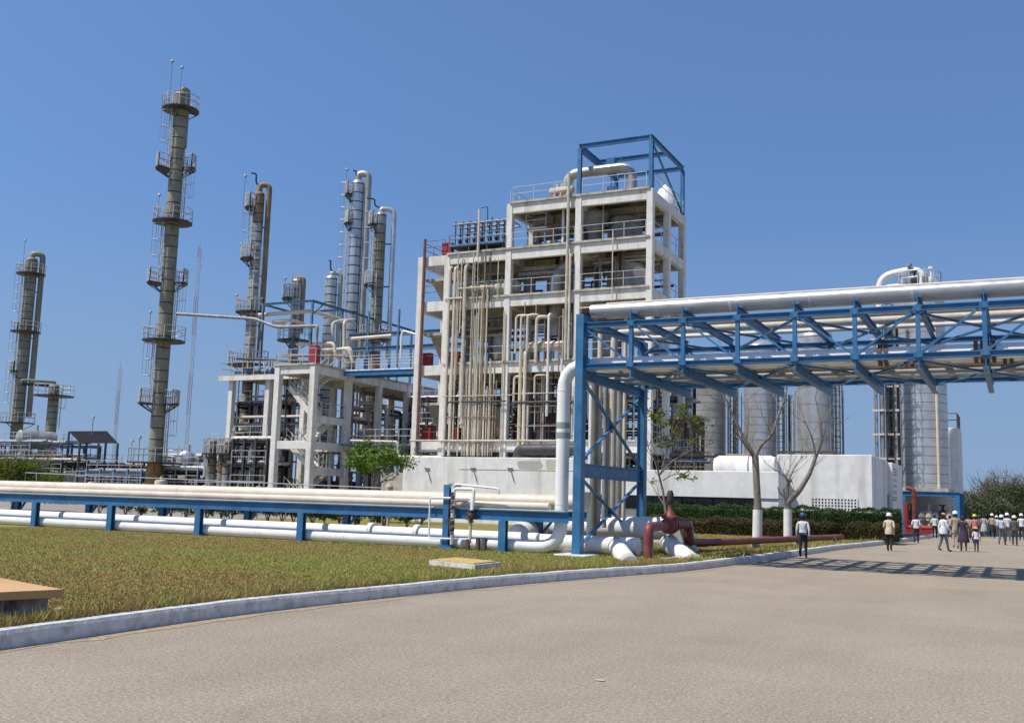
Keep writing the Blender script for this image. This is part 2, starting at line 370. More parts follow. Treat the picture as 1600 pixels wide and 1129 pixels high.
def np_mesh(name, V, F, m, smooth=False):
    me = bpy.data.meshes.new(name); me.vertices.add(len(V)); me.vertices.foreach_set('co', V.astype(np.float32).ravel())
    k = F.shape[1]; me.loops.add(F.size); me.loops.foreach_set('vertex_index', F.astype(np.int32).ravel())
    me.polygons.add(len(F)); me.polygons.foreach_set('loop_start', np.arange(0, F.size, k, dtype=np.int32))
    me.update(calc_edges=True); me.validate()
    for q in (m if isinstance(m, (list, tuple)) else [m]): me.materials.append(q)
    return me
rg = np.random.default_rng(5)
def grass(n):
    kx = np.array([p.x for p in KI]); ky = np.array([p.y for p in KI]); o = np.argsort(ky); kx, ky = kx[o], ky[o]
    yy = 5+23*rg.random(n*3)**1.15; lim = np.interp(yy, ky, kx)
    dpt = rg.random(n*3)**1.7*26; x = lim-.02-dpt
    edge = rg.random(n*3) < .16; x[edge] = lim[edge]-.01-rg.random(edge.sum())**2*.25
    # keep what the camera can see and leave the slabs free
    u = (CR.transposed() @ Vector((1,0,0)))
    RT = np.array(CR.transposed()); P = np.stack([x, yy, np.full_like(x, G-CZ)], 1) @ RT.T
    sx = PW/2+FPX*P[:,0]/-P[:,2]; ok = (P[:,2] < -1) & (sx > -80) & (sx < 1300)
    x, yy = x[ok][:n], yy[ok][:n]; n1 = len(x)
    m2 = 110000; y2 = 27+27*rg.random(m2); x2 = np.interp(y2, ky, kx)-.05-13*rg.random(m2)**1.2; x = np.concatenate([x, x2]); yy = np.concatenate([yy, y2]); n = len(x)
    lim = np.interp(yy, ky, kx); near = (lim-x < .7)
    h = (.012+.03*rg.random(n)**2)*(1+2.2*near*rg.random(n)**2); a = rg.random(n)*2*np.pi; w = .006+.008*rg.random(n); w[n1:] *= 1.8; h[n1:] *= 1.5
    dx, dy = np.cos(a), np.sin(a); ed = (lim-x < .16); h[ed] *= 1.4+1.6*rg.random(ed.sum())**2; ln = (rg.random((n,2))-.5)*h[:,None]*1.3
    b0 = np.stack([x-dx*w, yy-dy*w, np.full(n, G-.005)], 1); b1 = np.stack([x+dx*w, yy+dy*w, np.full(n, G-.005)], 1)
    tp = np.stack([x+ln[:,0], yy+ln[:,1], G+h], 1)
    V = np.stack([b0, b1, tp], 1).reshape(-1, 3); F = np.arange(3*n).reshape(n, 3)
    o = bpy.data.objects.new('grass', np_mesh('grass', V, F, MT['grass'])); COL.objects.link(o)
    tag(o, 'short dry green and brown grass along the white kerb', 'grass', kind='stuff')
grass(330000)

# ================================================================== LOW BLUE PIPE RACK
YN, YF = 28.12, 30.7
rk = thing('pipe_rack', 'low blue steel pipe rack standing on short posts over the lawn', 'pipe rack', (-25, 29.5, G))
RX = [-51.8,-47.4,-43.0,-38.75,-34.46,-30.4,-26.1,-21.6,-14.04]
for x in RX:
    for y in (YN, YF):
        s = M(); s.ibeam((x,y,G-.05),(x,y,1.07),.24,.2,.03,(0,1,0)); s.box(x-.13,x+.13,y-.125,y+.125,G-.02,G+.03); s.build('post', MT['blue'], rk)
    M().ibeam((x,YN+.13,1.2),(x,YF-.13,1.2),.16,.24,.025).build('cross_beam', MT['blue'], rk)
    for sg in (1,):
        s = M(); s.bar((x+.1,YF,.62),(x+.5,YF,1.08),.07,.07); s.build('knee_brace', MT['blue'], rk)
ends = [-60]+[x for x in RX]+[-11.9]
for y in (YN, YF):
    for a, b in zip(ends[:-1], ends[1:]):
        if b-a < .2: continue
        M().ibeam((a+.004,y,1.235),(b-.004,y,1.235),.18,.32,.03).build('long_beam', MT['blue'], rk)
s = M(); s.bar((-60,YN-.02,1.418),(-12,YN-.02,1.418),.09,.035); s.build('sunlit_flange_strip', MT['cream'], rk)  # cream bar standing in for sunlight along the beam's top flange
def pipe(name, label, pts, r, m, bend=0, n=14, group=None, bands=None, bandm=None, flanges=(), cat='pipe'):
    """a pipe; bands = spacing of cladding laps, flanges = list of (point, axis)"""
    P = [Vector(p) for p in pts]
    if not bands and not flanges:
        return M().tube(P, r, n, bend).build(name, m, None, label=label, cat=cat, group=group)
    t = thing(name, label, cat, P[0], group)
    M().tube(P, r, n, bend).build('pipe_run', m, t)
    if bands:
        for a, b in zip(P[:-1], P[1:]):
            L = (b-a).length; k = int(L/bands)
            for i in range(1, k):
                c = a+(b-a)*((i+RND.uniform(-.2,.2))/k); d = (b-a).normalized()*.035
                M().tube([c-d, c+d], r*1.025, n).build('lap_band', bandm or m, t)
    for c, d in flanges:
        c = Vector(c); d = Vector(d).normalized()*.035
        M().tube([c-d*2.2, c-d*.25], r*1.45, n).tube([c+d*.25, c+d*2.2], r*1.45, n).build('flange', m, t)
    return t
pipe('pipe', 'thin cream pipe along the front edge of the low blue rack', [(-60,28.3,1.535),(-12.6,28.3,1.535)], .115, MT['cream'], bands=6)
pipe('pipe', 'thick cream pipe on the low blue rack behind the thin one', [(-60,29.25,1.66),(-12.9,29.25,1.66),(-11.9,29.25,1.68),(-11.9,29.25,2.0)], .235, MT['cream'], .45, bands=7)
pipe('pipe', 'cream pipe along the back edge of the low blue rack', [(-60,30.2,1.60),(-13,30.2,1.60)], .18, MT['cream'], bands=6)
# white pipes under the rack
wr = thing('pipe', 'white pipe lying lowest under the rack, rising in a tall white leg onto the bridge', 'pipe', (-12.27,28.44,G))
M().tube([(-60,28.44,.33),(-12.27,28.44,.33),(-12.27,28.44,5.79),(18.3,28.44,5.79)], .2, 18, .75).build('pipe_run', MT['whitep'], wr)
BAND = mat('grey_green_band', (.26,.33,.30), .5, v=.08)
for x in np.arange(-57,-13,3.7): M().tube([(x-.04,28.44,.33),(x+.04,28.44,.33)], .206, 18).build('lap_band', MT['whitep'], wr)
for z in (1.6, 5.0): M().tube([(-12.27,28.44,z),(-12.27,28.44,z+.05)], .206, 18).build('lap_band', MT['whitep'], wr)
for z in (3.58, 3.88): M().tube([(-12.27,28.44,z),(-12.27,28.44,z+.18)], .206, 18).build('colour_band', BAND, wr)
pipe('pipe', 'wide white pipe with bolted flanges lying under the low blue rack', [(-60,29.3,.51),(-13.4,29.3,.5)], .21, MT['whitep'], n=18, bands=5,
     flanges=[((-19.55,29.3,.51),(1,0,0)),((-17.75,29.3,.51),(1,0,0))])
pipe('pipe', 'white pipe at the back under the low blue rack', [(-60,29.95,.50),(-18,29.95,.50),(-15,30.5,.45)], .17, MT['whitep'])
for i in range(14):
    x = -52+i*3.3; s = M(); s.box(x-.14,x+.14,28.55,30.5,G-.04,.19); s.build('pipe_sleeper', MT['concblk'], None, label='low concrete sleeper under the white pipes', cat='sleeper', group='sleepers under the white pipes')
# fat white pipes by the bridge tower
def ball_pipe():
    t = thing('pipe', 'fat white elbow and pipe run behind the bridge tower', 'pipe', (-15,31.6,G))
    M().tube([(-14.35,30.0,.62),(-14.35,31.7,.82),(-9.9,31.7,.95)], .36, 20, .55).build('pipe_run', MT['whitep'], t)
    M().lathe([(0,-.4),(.22,-.34),(.34,-.18),(.38,0)], (-14.35,30.0,.62), 20, 'Y').build('end_cap', MT['whitep'], t)
    for x in (-13.0,-11.0): M().box(x-.12,x+.12,31.45,31.95,G,.6).build('saddle', MT['whitep'], t)
ball_pipe()
pipe('pipe', 'grey white pipe run at ground level between the tower posts', [(-14.2,29.5,.42),(-10.2,29.5,.42)], .27, MT['whitep'], n=18, bands=1.2)
def dive(label, p, q, r):
    t = thing('pipe', label, 'pipe', (p[0],p[1],G)); p = Vector(p); q = Vector(q); d = (q-p).normalized()
    M().tube([p, q], r, 18).build('pipe_run', MT['whitep'], t)
    M().tube([p+d*.1, p+d*.28], r*1.12, 18).build('collar', MT['concblk'], t)
    M().tube([q-d*.42, q-d*.02], r*1.05, 18).build('concrete_sleeve', MT['concblk'], t)
dive('thick grey pipe diving into the soil at the foot of the bridge tower', (-10.95,29.6,.42), (-9.55,26.95,.02), .26)
dive('short thick pipe diving into the soil beside the red standpipe', (-9.9,31.4,.5), (-8.15,28.6,.0), .27)
# ------------------------------------------------------------------ valve stand on the rack
vx = xx(704,800,28.1); vy = 28.1
vt = thing('valve_manifold', 'valve stand with looping thin white pipes and rusty valves at the rack', 'valve stand', (vx,vy,G))
s = M(); s.ibeam((vx-.12,vy,G-.05),(vx-.12,vy,zz(704,757,vy)),.2,.2,.03,(0,1,0)); s.box(vx-.3,vx+.12,vy-.12,vy+.12,G-.02,G+.1); s.build('post', MT['blue'], vt)
M().box(vx-.05,vx+.35,vy-.1,vy+.02,zz(704,761,vy),zz(704,757,vy)+.03).build('bracket', MT['blue_old'], vt)
def vp(*pp): return [at(x,y,Y=vy-.16) for x, y in pp]
def vtube(pp, r, m, name='small_pipe', bend=.1): return M().tube(vp(*pp), r, 8, bend).build(name, m, vt)
vtube(((707,800),(707,760),(712,756),(779,763),(779,772)), .035, MT['whitep'])
vtube(((709,790),(710,763),(741,764),(738,798)), .05, MT['whitep'])
vtube(((735,806),(737,778),(672,777),(670,840),(734,842),(735,815)), .028, MT['whitep'])
vtube(((708,776),(706,850)), .065, MT['tan'], 'valve_stem')
vtube(((736,810),(734,848)), .05, MT['cream'])
def valve(x, y, r, hw=True):
    c = at(x,y,Y=vy-.16); v = M().lathe([(r*.9,-r*1.7),(r*.9,-r*1.4),(r*.5,-r*1.3),(r*.95,-r*.6),(r*.95,r*.6),(r*.5,r*1.3),(r*.9,r*1.4),(r*.9,r*1.7)], c, 10).build('valve_body', MT['rustst'], vt)
    if hw:
        h = M(); h.tube([c, c+Vector((0,-.2,0))], r*.18, 6)
        h.tube([c+Vector((r*1.0*math.cos(a), -.2, r*1.0*math.sin(a))) for a in [2*math.pi*i/12 for i in range(13)]], .014, 5)
        h.build('handwheel', MT['rustst'], vt)
for x, y, r in ((708,776,.085),(707,792,.085),(706,816,.09),(706,826,.085),(736,806,.11)): valve(x, y, r, r > .088)
for x, y in ((731,848),(747,846),(757,846)):
    c = at(x,y,Y=vy-.2); M().box(c.x-.05,c.x+.05,c.y-.06,c.y+.06,G-.02,c.z+.12).build('bolt_stub', MT['rustst'], vt)
# little handrail by the rack
s = M(); a, b = at(40,738,Y=31.5), at(600,762,Y=31.5)
s.tube([at(38,758,Y=31.5), a, b], .018, 5); s.tube([at(57,738,Y=31.5), at(57,775,Y=31.5)], .018, 5)
for px in (150,300,450,600): q = at(px, 740, Y=31.5); z = a.z+(b.z-a.z)*(q.x-a.x)/(b.x-a.x); s.tube([(q.x,31.5,z),(q.x,31.5,G)], .018, 5)
s.build('guide_rail', MT['galv'], None, label='thin grey pipe rail running behind the cream pipes', cat='rail')

# ================================================================== SLABS ON THE LAWN
def pad():
    C = at(98,920,Z=.46); E_ = at(0,924.5,Z=.46); d = (E_-C); d.z = 0; d = d.normalized(); u = Vector((d.y,-d.x,0))
    if u.x > 0: u = -u
    t = thing('covered_pit', 'raised concrete pit with an orange lid and stained grey sides', 'pit', (C.x+d.x*2+u.x*2,C.y+d.y*2+u.y*2,G))
    def pr4(s, P, z0, z1):
        s.add([(p.x,p.y,z0) for p in P]+[(p.x,p.y,z1) for p in P], [(3,2,1,0),(4,5,6,7)]+[(i,(i+1)%4,(i+1)%4+4,i+4) for i in range(4)]); return s
    q = lambda a, b: C+d*a+u*b
    pr4(M(), [q(.12,.12),q(.12,3.4),q(2.5,3.4),q(2.5,.12)], G-.1, .358).build('wall', mat('stained_pit_wall', (.36,.36,.36), .9, v=.2, sc=3, dirt=(.05,.045,.04), da=.9, dsc=1.8, lo=.40, hi=.62, streak=.3, bump=.3), t)
    pr4(M(), [q(0,0),q(0,3.55),q(2.62,3.55),q(2.62,0)], .36, .46).build('lid', mat('orange_lid_paint', (.56,.33,.15), .7, v=.08, sc=1.5, dirt=(.44,.28,.14), da=.5, dsc=2), t)
pad()
s = M(); c = at(93,958,Z=.2); s.cbox(c.x-.06,c.x+.05,c.y-.05,c.y+.06,G-.02,.27,.012); s.build('stone_marker', mat('yellow_stone', (.38,.29,.15), .9, v=.2, sc=12), None, label='small yellow stone in the grass by the orange lid', cat='stone')
def manhole():
    t = thing('manhole_cover', 'flat square manhole with a yellow lid in the grass', 'manhole', (-12.35,22.6,G))
    q = [at(670,874,Z=.27), at(742,881,Z=.27), at(782,877,Z=.27)]
    a, b, c = q; d = a+(c-b)
    def prism(s, P, z0, z1):
        s.add([(p.x,p.y,z0) for p in P]+[(p.x,p.y,z1) for p in P], [(3,2,1,0),(4,5,6,7)]+[(i,(i+1)%4,(i+1)%4+4,i+4) for i in range(4)]); return s
    prism(M(), [a,b,c,d], G-.05, .255).build('frame', MT['kerb'], t)
    m = (a+b+c+d)/4
    prism(M(), [m+(p-m)*.9 for p in (a,b,c,d)], .256, .285).build('lid', mat('yellow_lid', (.50,.36,.12), .8, v=.15, sc=5, dirt=(.35,.3,.2), da=.5, dsc=3), t)
manhole()
s = M(); s.cbox(-12.0,-11.0,27.3,28.4,G-.05,.21,.02); s.build('footing', MT['kerb'], None, label='white concrete footing under the nearest tower post', cat='footing')

# ================================================================== BLUE PIPE BRIDGE
Y0, Y1, ZB, ZT = 27.9, 33.5, 5.66, 6.9
br = thing('pipe_bridge', 'blue steel lattice pipe bridge spanning the road on tall posts', 'pipe bridge', (-4,30.7,0))
PX = [-11.5+1.556*i for i in range(0, 20)]
LAST = PX[-1]; MID = PX[5]
for y in (Y0, Y1):
    for x0, x1 in zip(PX[:-1], PX[1:]):
        M().ibeam((x0+.003,y,ZT),(x1-.003,y,ZT),.16,.15,.025).build('top_chord', MT['blue'], br)
        M().ibeam((x0+.003,y,ZB),(x1-.003,y,ZB),.16,.15,.025).build('bottom_chord', MT['blue'], br)
    for i, (x0, x1) in enumerate(zip(PX[:-1], PX[1:])):
        d = M()
        if (i < 5) or (10 <= i < 15): d.bar((x0+.12,y,ZT-.09),(x1-.06,y,ZB+.09),.05,.11,(0,1,0))
        else: d.bar((x0+.06,y,ZB+.09),(x1-.12,y,ZT-.09),.05,.11,(0,1,0))
        d.build('diagonal', MT['blue'], br)
    for i, x in enumerate(PX):
        if i in (0, 10): continue
        M().ibeam((x,y,ZB+.08),(x,y,ZT-.08),.11,.11,.02,(0,1,0)).build('vertical', MT['blue'], br)
for i, x in enumerate(PX):
    M().ibeam((x,Y0+.0,ZT+.19),(x,Y1+.1,ZT+.19),.13,.22,.025).build('top_cross_beam', MT['blue'], br)
    M().ibeam((x,Y0-.05,ZB-.22),(x,Y1+.5,ZB-.22),.15,.28,.03).build('bottom_cross_beam', MT['blue'], br)
    g = M(); g.add([(x-.01,Y0-.08,ZT+.075),(x-.01,Y0+.32,ZT+.075),(x-.01,Y0-.08,ZT+.40),(x+.012,Y0-.08,ZT+.075),(x+.012,Y0+.32,ZT+.075),(x+.012,Y0-.08,ZT+.40)], [(0,1,2),(5,4,3),(0,3,4,1),(1,4,5,2),(2,5,3,0)])
    g.build('stop_plate', MT['blue'], br)
    if i < len(PX)-1:
        for z in (ZT-.13, ZB-.13):
            if i % 2 == 0: e = [((x+.1,Y0+.15,z),(PX[i+1]-.05,(Y0+Y1)/2-.05,z)),((x+.1,Y1-.15,z),(PX[i+1]-.05,(Y0+Y1)/2+.05,z))]
            else: e = [((x+.05,(Y0+Y1)/2-.05,z),(PX[i+1]-.1,Y0+.15,z)),((x+.05,(Y0+Y1)/2+.05,z),(PX[i+1]-.1,Y1-.15,z))]
            for p, q in e: M().bar(p, q, .09, .05).build('plan_brace', MT['blue'], br)
def node_plate(x, y, z):
    p = M(); p.box(x-.11,x+.11,y-.091,y-.081,z-.07,z+.07)
    for dx in (-.075,.075):
        for dz in (-.04,.04): p.tube([(x+dx,y-.108,z+dz),(x+dx,y-.09,z+dz)], .014, 6)
    p.build('node_plate', MT['blue'], br)
for x in PX[1:]:
    if x < 6:
        for z in (ZT-.02, ZB+.02): node_plate(x, Y0, z)
def tower(x, sub=True):
    for y in (Y0, Y1):
        s = M(); s.box(x-.12,x+.12,y-.17,y+.17,G+.04,7.22); s.box(x-.2,x+.2,y-.25,y+.25,G-.02,G+.06)
        s.build('tower_post', MT['blue'], br)
        for zc, sg in ((ZB+.12,1),(ZT-.15,1)):
            g = M(); g.add([(x+.12,y-.012,zc-.05),(x+.55,y-.012,zc-.05),(x+.12,y-.012,zc+.22*(1 if zc < 6 else -1)),(x+.12,y+.012,zc-.05),(x+.55,y+.012,zc-.05),(x+.12,y+.012,zc+.22*(1 if zc < 6 else -1))],[(0,1,2),(5,4,3),(0,3,4,1),(1,4,5,2),(2,5,3,0)]); g.build('gusset', MT['blue'], br)
    ZM = 2.62
    M().ibeam((x,Y0+.17,ZM),(x,Y1-.17,ZM),.15,.42,.03).build('tower_strut', MT['blue'], br)
    for z0, z1 in ((ZM+.25, ZB-.4), (G+.25, ZM-.25)):
        M().bar((x+.02,Y0+.17,z1),(x+.02,Y1-.17,z0),.05,.1,(1,0,0)).build('tower_brace', MT['blue'], br)
        M().bar((x-.05,Y0+.17,z0),(x-.05,Y1-.17,z1),.05,.1,(1,0,0)).build('tower_brace', MT['blue'], br)
        ym = (Y0+Y1)/2; M().box(x-.10,x-.08,ym-.16,ym+.16,(z0+z1)/2-.16,(z0+z1)/2+.16).build('gusset', MT['blue'], br)
tower(PX[0]); tower(PX[15])
# pipes carried by the bridge
BX = LAST+.4
def bpipe(label, y, z, r, m, x0=-11.2, down=None, bands=None):
    pts = [(BX,y,z),(x0,y,z)]
    if down is not None: pts.append((x0,y,down))
    return pipe('pipe', label, pts, r, m, min(.6, 3*r), 14, bands=bands, bandm=MT['alu'] if m is MT['silverp'] else None)
zt = ZT+.30
DX = -11.95
bpipe('silver clad pipe along the near top edge of the blue bridge', Y0+.42, zt+.19, .215, MT['silverp'], -11.35, bands=2.2)
bpipe('thick cream pipe beside the silver one on top of the blue bridge', Y0+1.05, zt+.31, .25, MT['cream'], -11.1, bands=4)
bpipe('narrow cream pipe on top of the blue bridge turning down behind the tower', 30.6, zt+.1, .09, MT['cream'], DX, .9, bands=3)
bpipe('tan lagged pipe on top of the blue bridge turning down behind the tower', 31.85, zt+.13, .12, MT['tan'], DX, .8)
bpipe('narrow cream pipe at the far top edge of the blue bridge', 32.95, zt+.09, .07, MT['cream'], DX, .7)
zb = ZB-.08
wp3 = bpipe('white pipe third from the near truss on the lower deck', Y0+1.2, zb+.12, .1, MT['whitep'], -10.6, bands=4)
bpipe('narrow grey pipe on the lower deck of the bridge', Y0+1.75, zb+.09, .07, MT['alu2'], -10.6)
bpipe('dark stained pipe on the lower deck turning down behind the tower', 30.1, zb+.18, .16, MT['shell'], DX, .45, bands=2)
bpipe('narrow grey pipe in the middle of the lower deck', 31.15, zb+.1, .08, MT['grey'], DX, .9)
bpipe('wide tan pipe on the lower deck near the far truss', 32.4, zb+.15, .13, MT['alu2'], DX, .7, bands=3)
for px, y, dx in ((1380,28.47,0),(1530,28.47,0),(1548,28.47,0),(1575,29.1,0),(1420,29.1,0)):
    q = at(px,550,Y=y); r = .3 if y < 28.6 else .17; z = 5.79 if y < 28.6 else zb+.12
    s = M(); s.tube([(q.x-.12,y,z),(q.x-.03,y,z)], r, 12).tube([(q.x+.03,y,z),(q.x+.12,y,z)], r, 12)
    s.build('flange', MT['rustst'], wr if y < 28.6 else wp3)
# more risers behind the tower
for x, y, r, m, lab, zb0 in ((-11.85,29.62,.06,'whitep','thin white riser just behind the near tower post',.3),(-12.1,30.35,.05,'dark','slim dark riser behind the blue tower',.3),(-12.3,31.5,.09,'conc','pale grey riser beside the cream one behind the blue tower',.3),(-12.2,32.15,.05,'dark','second slim dark riser behind the blue tower',.3),(-12.0,33.15,.05,'grey','slim grey riser near the far tower post',.3)):
    pipe('pipe', lab, [(x,y,zb0),(x,y,5.3)], r, MT[m])

# ================================================================== RED FIRE WATER LINE
def red_line():
    t = thing('fire_water_line', 'dark red fire water pipe with a gate valve and a long run by the kerb', 'fire pipe', (-9.0,27.1,G))
    y = 27.2; A = lambda px, py, yy: at(px, py, Y=yy)
    b0 = at(1013,872,Z=G)
    x0, y0 = b0.x, b0.y
    top = 1.05
    e = at(1078,862,Z=G); hx, hy = (e.x-x0), (e.y-y0)
    M().tube([(x0,y0,G-.1),(x0,y0,top),(x0+hx*.35,y0+hy*.35,top)], .14, 16, .22).build('standpipe', MT['red'], t)
    M().tube([(x0+hx*.6,y0+hy*.6,top),(e.x-.05,e.y-.05,top),(e.x,e.y,.45),(e.x+.1,e.y+1.6,.42)], .14, 16, .22).build('elbow', MT['red'], t)
    end = at(1315,839,Z=.4)
    M().tube([(e.x+.1,e.y+1.55,.42),(end.x,end.y,.42)], .125, 16).build('long_run', MT['red'], t)
    q0 = Vector((e.x+.1,e.y+1.6,.42)); q1 = Vector((end.x,end.y,.42))
    for f in (.3,.62,.95):
        c = q0+(q1-q0)*f; M().box(c.x-.16,c.x+.16,c.y-.12,c.y+.12,G-.04,.31).build('pipe_block', MT['concblk'], t)
    # gate valve
    c = Vector((x0+hx*.48,y0+hy*.48,top)); d = Vector((hx,hy,0)).normalized()
    v = M()
    for k in (-.34,-.27,.27,.34): v.tube([c+d*(k-.03), c+d*(k+.03)], .23, 16)
    v.tube([c-d*.3, c-d*.12, c+d*.12, c+d*.3], .16, 16); v.lathe([(.02,-.27),(.17,-.22),(.24,-.05),(.24,.12),(.2,.2),(.27,.21),(.27,.28),(.18,.3),(.11,.42),(.07,.5),(.07,.62)], c, 16)
    v.build('gate_valve', MT['red'], t)
    h = M(); w = c+Vector((0,0,.66)); h.lathe([(.09,0),(.13,.08),(.1,.2),(.12,.3),(.07,.42)], w, 10); h.build('actuator', MT['dark'], t)
red_line()
c = at(1066,862,Z=G)
s = M(); s.cbox(c.x-.32,c.x+.02,c.y+.1,c.y+.75,G-.05,.98,.03); s.build('support_block', MT['concblk'], None, label='grey concrete block propping the red pipe elbow', cat='block')
s = M(); v0 = [(c.x+.06,c.y+.3),(c.x+.36,c.y+.3),(c.x+.36,c.y+.62),(c.x+.06,c.y+.62)]; s.add([(x,y,G-.05) for x,y in v0]+[(c.x+.02,c.y+.36,1.15),(c.x+.16,c.y+.36,1.15),(c.x+.16,c.y+.56,1.15),(c.x+.02,c.y+.56,1.15)],[(3,2,1,0),(4,5,6,7)]+[(i,(i+1)%4,(i+1)%4+4,i+4) for i in range(4)])
s.build('concrete_post', MT['kerb'], None, label='leaning pale concrete post behind the red pipe', cat='post')
s = M(); c = at(1040,842,Z=.3); s.cbox(c.x-.6,c.x+.3,c.y-.3,c.y+.3,G-.04,.34,.02); s.build('plinth', MT['kerb'], None, label='low white plinth with a yellow edge behind the red valve', cat='plinth')
# scrap on the road
s = M(); c = at(937,1063,Z=.0); s.add([(c.x-.05,c.y-.02,.006),(c.x+.05,c.y-.03,.01),(c.x+.04,c.y+.03,.016),(c.x-.05,c.y+.02,.008),(c.x,c.y,.014)],[(0,1,4),(1,2,4),(2,3,4),(3,0,4)])
s.build('paper_scrap', MT['concblk'], None, label='small grey crumpled scrap lying on the road', cat='paper')
# ================================================================== WHITE LOW BUILDING IN FRONT
YP = 57.0
wb = thing('service_building', 'low white service building with strip windows behind the hedge', 'building', (-22,60,G))
xa, xb, xc, xd = xx(629,745,YP), xx(900,740,YP), xx(1217,745,YP), -7.0
zl = zz(760,714,YP); zw = zz(1110,735,YP); zs0 = zz(1110,776,YP)
def wall(s, *a): s.cbox(*a, .02)
s = M(); s.cbox(xa, xb, YP, 61.2, G-.05, zl, .03); s.build('wall', MT['white_wall'], wb)
s = M(); s.cbox(xb+.01, xc, YP+.001, 61.2, zs0, zw, .03); s.build('fascia', MT['white_wall'], wb)
s = M(); s.box(xb+.01, xc-.06, YP+.55, 61.1, G-.05, zs0-.01); s.build('wall', MT['white_wall'], wb)
s = M(); s.box(xc-1.05, xc-.05, YP+.08, YP+.54, G-.05, zs0-.01); s.build('pier', MT['white_wall'], wb)
# strip windows: frame posts and panes
n = 12; w0 = xb+.1; w1 = xc-1.15; ww = (w1-w0)/n; zw0 = 1.35
for i in range(n):
    f = M(); x = w0+ww*i
    f.box(x+.0,x+.06,YP+.44,YP+.545,zw0,zs0-.02); f.box(x+.06,x+ww,YP+.46,YP+.545,zw0,zw0+.06); f.box(x+.06,x+ww,YP+.46,YP+.545,zs0-.08,zs0-.02)
    fo = f.build('window', MT['dark'], wb); M().box(x+.062,x+ww-.002,YP+.50,YP+.53,zw0+.062,zs0-.082).build('pane', MT['glass'], fo)
# small grey door panel at the left end, seams and marks on the podium wall
M().box(xx(606,750,YP+.5), xa-.02, YP+.42, YP+.6, zz(615,766,YP+.5), zz(615,738,YP+.5)).build('side_panel', mat('beige_panel', (.45,.40,.34), .8, v=.1), wb)
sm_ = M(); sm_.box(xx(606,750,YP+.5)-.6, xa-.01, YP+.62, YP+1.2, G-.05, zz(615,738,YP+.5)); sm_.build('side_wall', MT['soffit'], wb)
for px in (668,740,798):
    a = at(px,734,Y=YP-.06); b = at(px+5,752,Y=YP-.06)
    M().bar(a, b, .05, .06, (0,1,0)).bar(a+Vector((-.25,0,.12)), a+Vector((.12,.02,.12)), .08, .06).build('peg_and_shadow_bar', MT['grey'], wb)  # short peg plus a grey bar modelling its slanting cast shadow
for (x0, x1, y0, y1, m) in ((806,848,719,733,'concblk'),(852,872,717,733,'tan')):
    a = at(x0,y1,Y=YP-.02); b = at(x1,y0,Y=YP-.02); rr = random.Random(int(x0)); k = 14; cx, cz = (a.x+b.x)/2, (a.z+b.z)/2
    P = [(cx+(b.x-a.x)/2*math.copysign(abs(math.cos(t))**.5, math.cos(t))*rr.uniform(.85,1.05), cz+(b.z-a.z)/2*math.copysign(abs(math.sin(t))**.5, math.sin(t))*rr.uniform(.85,1.03)) for t in [2*math.pi*i/k for i in range(k)]]
    M().add([(p[0],YP-.006,p[1]) for p in P]+[(p[0],YP+.05,p[1]) for p in P], [tuple(range(k))]+[(i,i+k,(i+1)%k+k,(i+1)%k) for i in range(k)]).build('plaster_patch', MT[m], wb)
M().bar((xa+4.2,YP-.012,zz(760,733,YP)), (xb-.1,YP-.008,zz(760,733,YP)), .02, .025).build('plaster_ledge', MT['concblk'], wb)
# taller block to the right
wk = thing('plant_room', 'taller white block with breeze block vent and blue side door', 'building', (-9.5,64,G))
yb0 = 59.0; ztk = zz(1300,710,yb0); xk = xx(1214,760,yb0)
M().cbox(xk, -7.08, yb0, 66.3, G-.05, ztk, .03).build('wall', MT['white_wall'], wk)
M().cbox(-11.5, -6.78, 66.302, 72.0, G-.05, ztk-.1, .03).build('wall', MT['white_wall'], wk)
p = at(1386,760,X=-7.08); q = at(1391.5,760,X=-7.08)
fo = M().box(-7.078,-7.03,p.y,q.y,G,2.6).build('door', MT['blue_old'], wk)
M().box(-7.03,-7.0,p.y+.08,p.y+.16,1.15,1.3).build('handle', MT['dark'], fo)
a = at(1268,796,Y=yb0-.01); b = at(1339,779,Y=yb0-.01)
M().box(a.x-.04,b.x+.04,yb0-.012,yb0+.02,a.z-.03,b.z+.03).build('vent_shade_sheet', MT['black'], wk)  # black sheet puts the shade of the grille holes into colour
gr = M(); nx, nz_ = 14, 4
for i in range(nx+1): x = a.x+(b.x-a.x)*i/nx; gr.box(x-.04,x+.04,yb0-.05,yb0-.0125,a.z-.03,b.z+.03)
for j in range(nz_+1): z = a.z+(b.z-a.z)*j/nz_; gr.box(a.x-.04,b.x+.04,yb0-.046,yb0-.013,z-.03,z+.03)
gr.build('breeze_block_grille', MT['white_wall'], wk)
for y0_, y1_, hgt in ((731,744,3),(748,753,2),(757,762,2),(766,772,2),(775,783,2)):
    for k in range(hgt):
        p = at(1396,y0_+(y1_-y0_)*(k+.15)/hgt,X=-6.77); q = at(1401,y0_+(y1_-y0_)*(k+.8)/hgt,X=-6.77)
        M().box(-6.79,-6.74,min(p.y,q.y),max(p.y,q.y),min(p.z,q.z),max(p.z,q.z)).build('louvre', MT['grey'], wk)
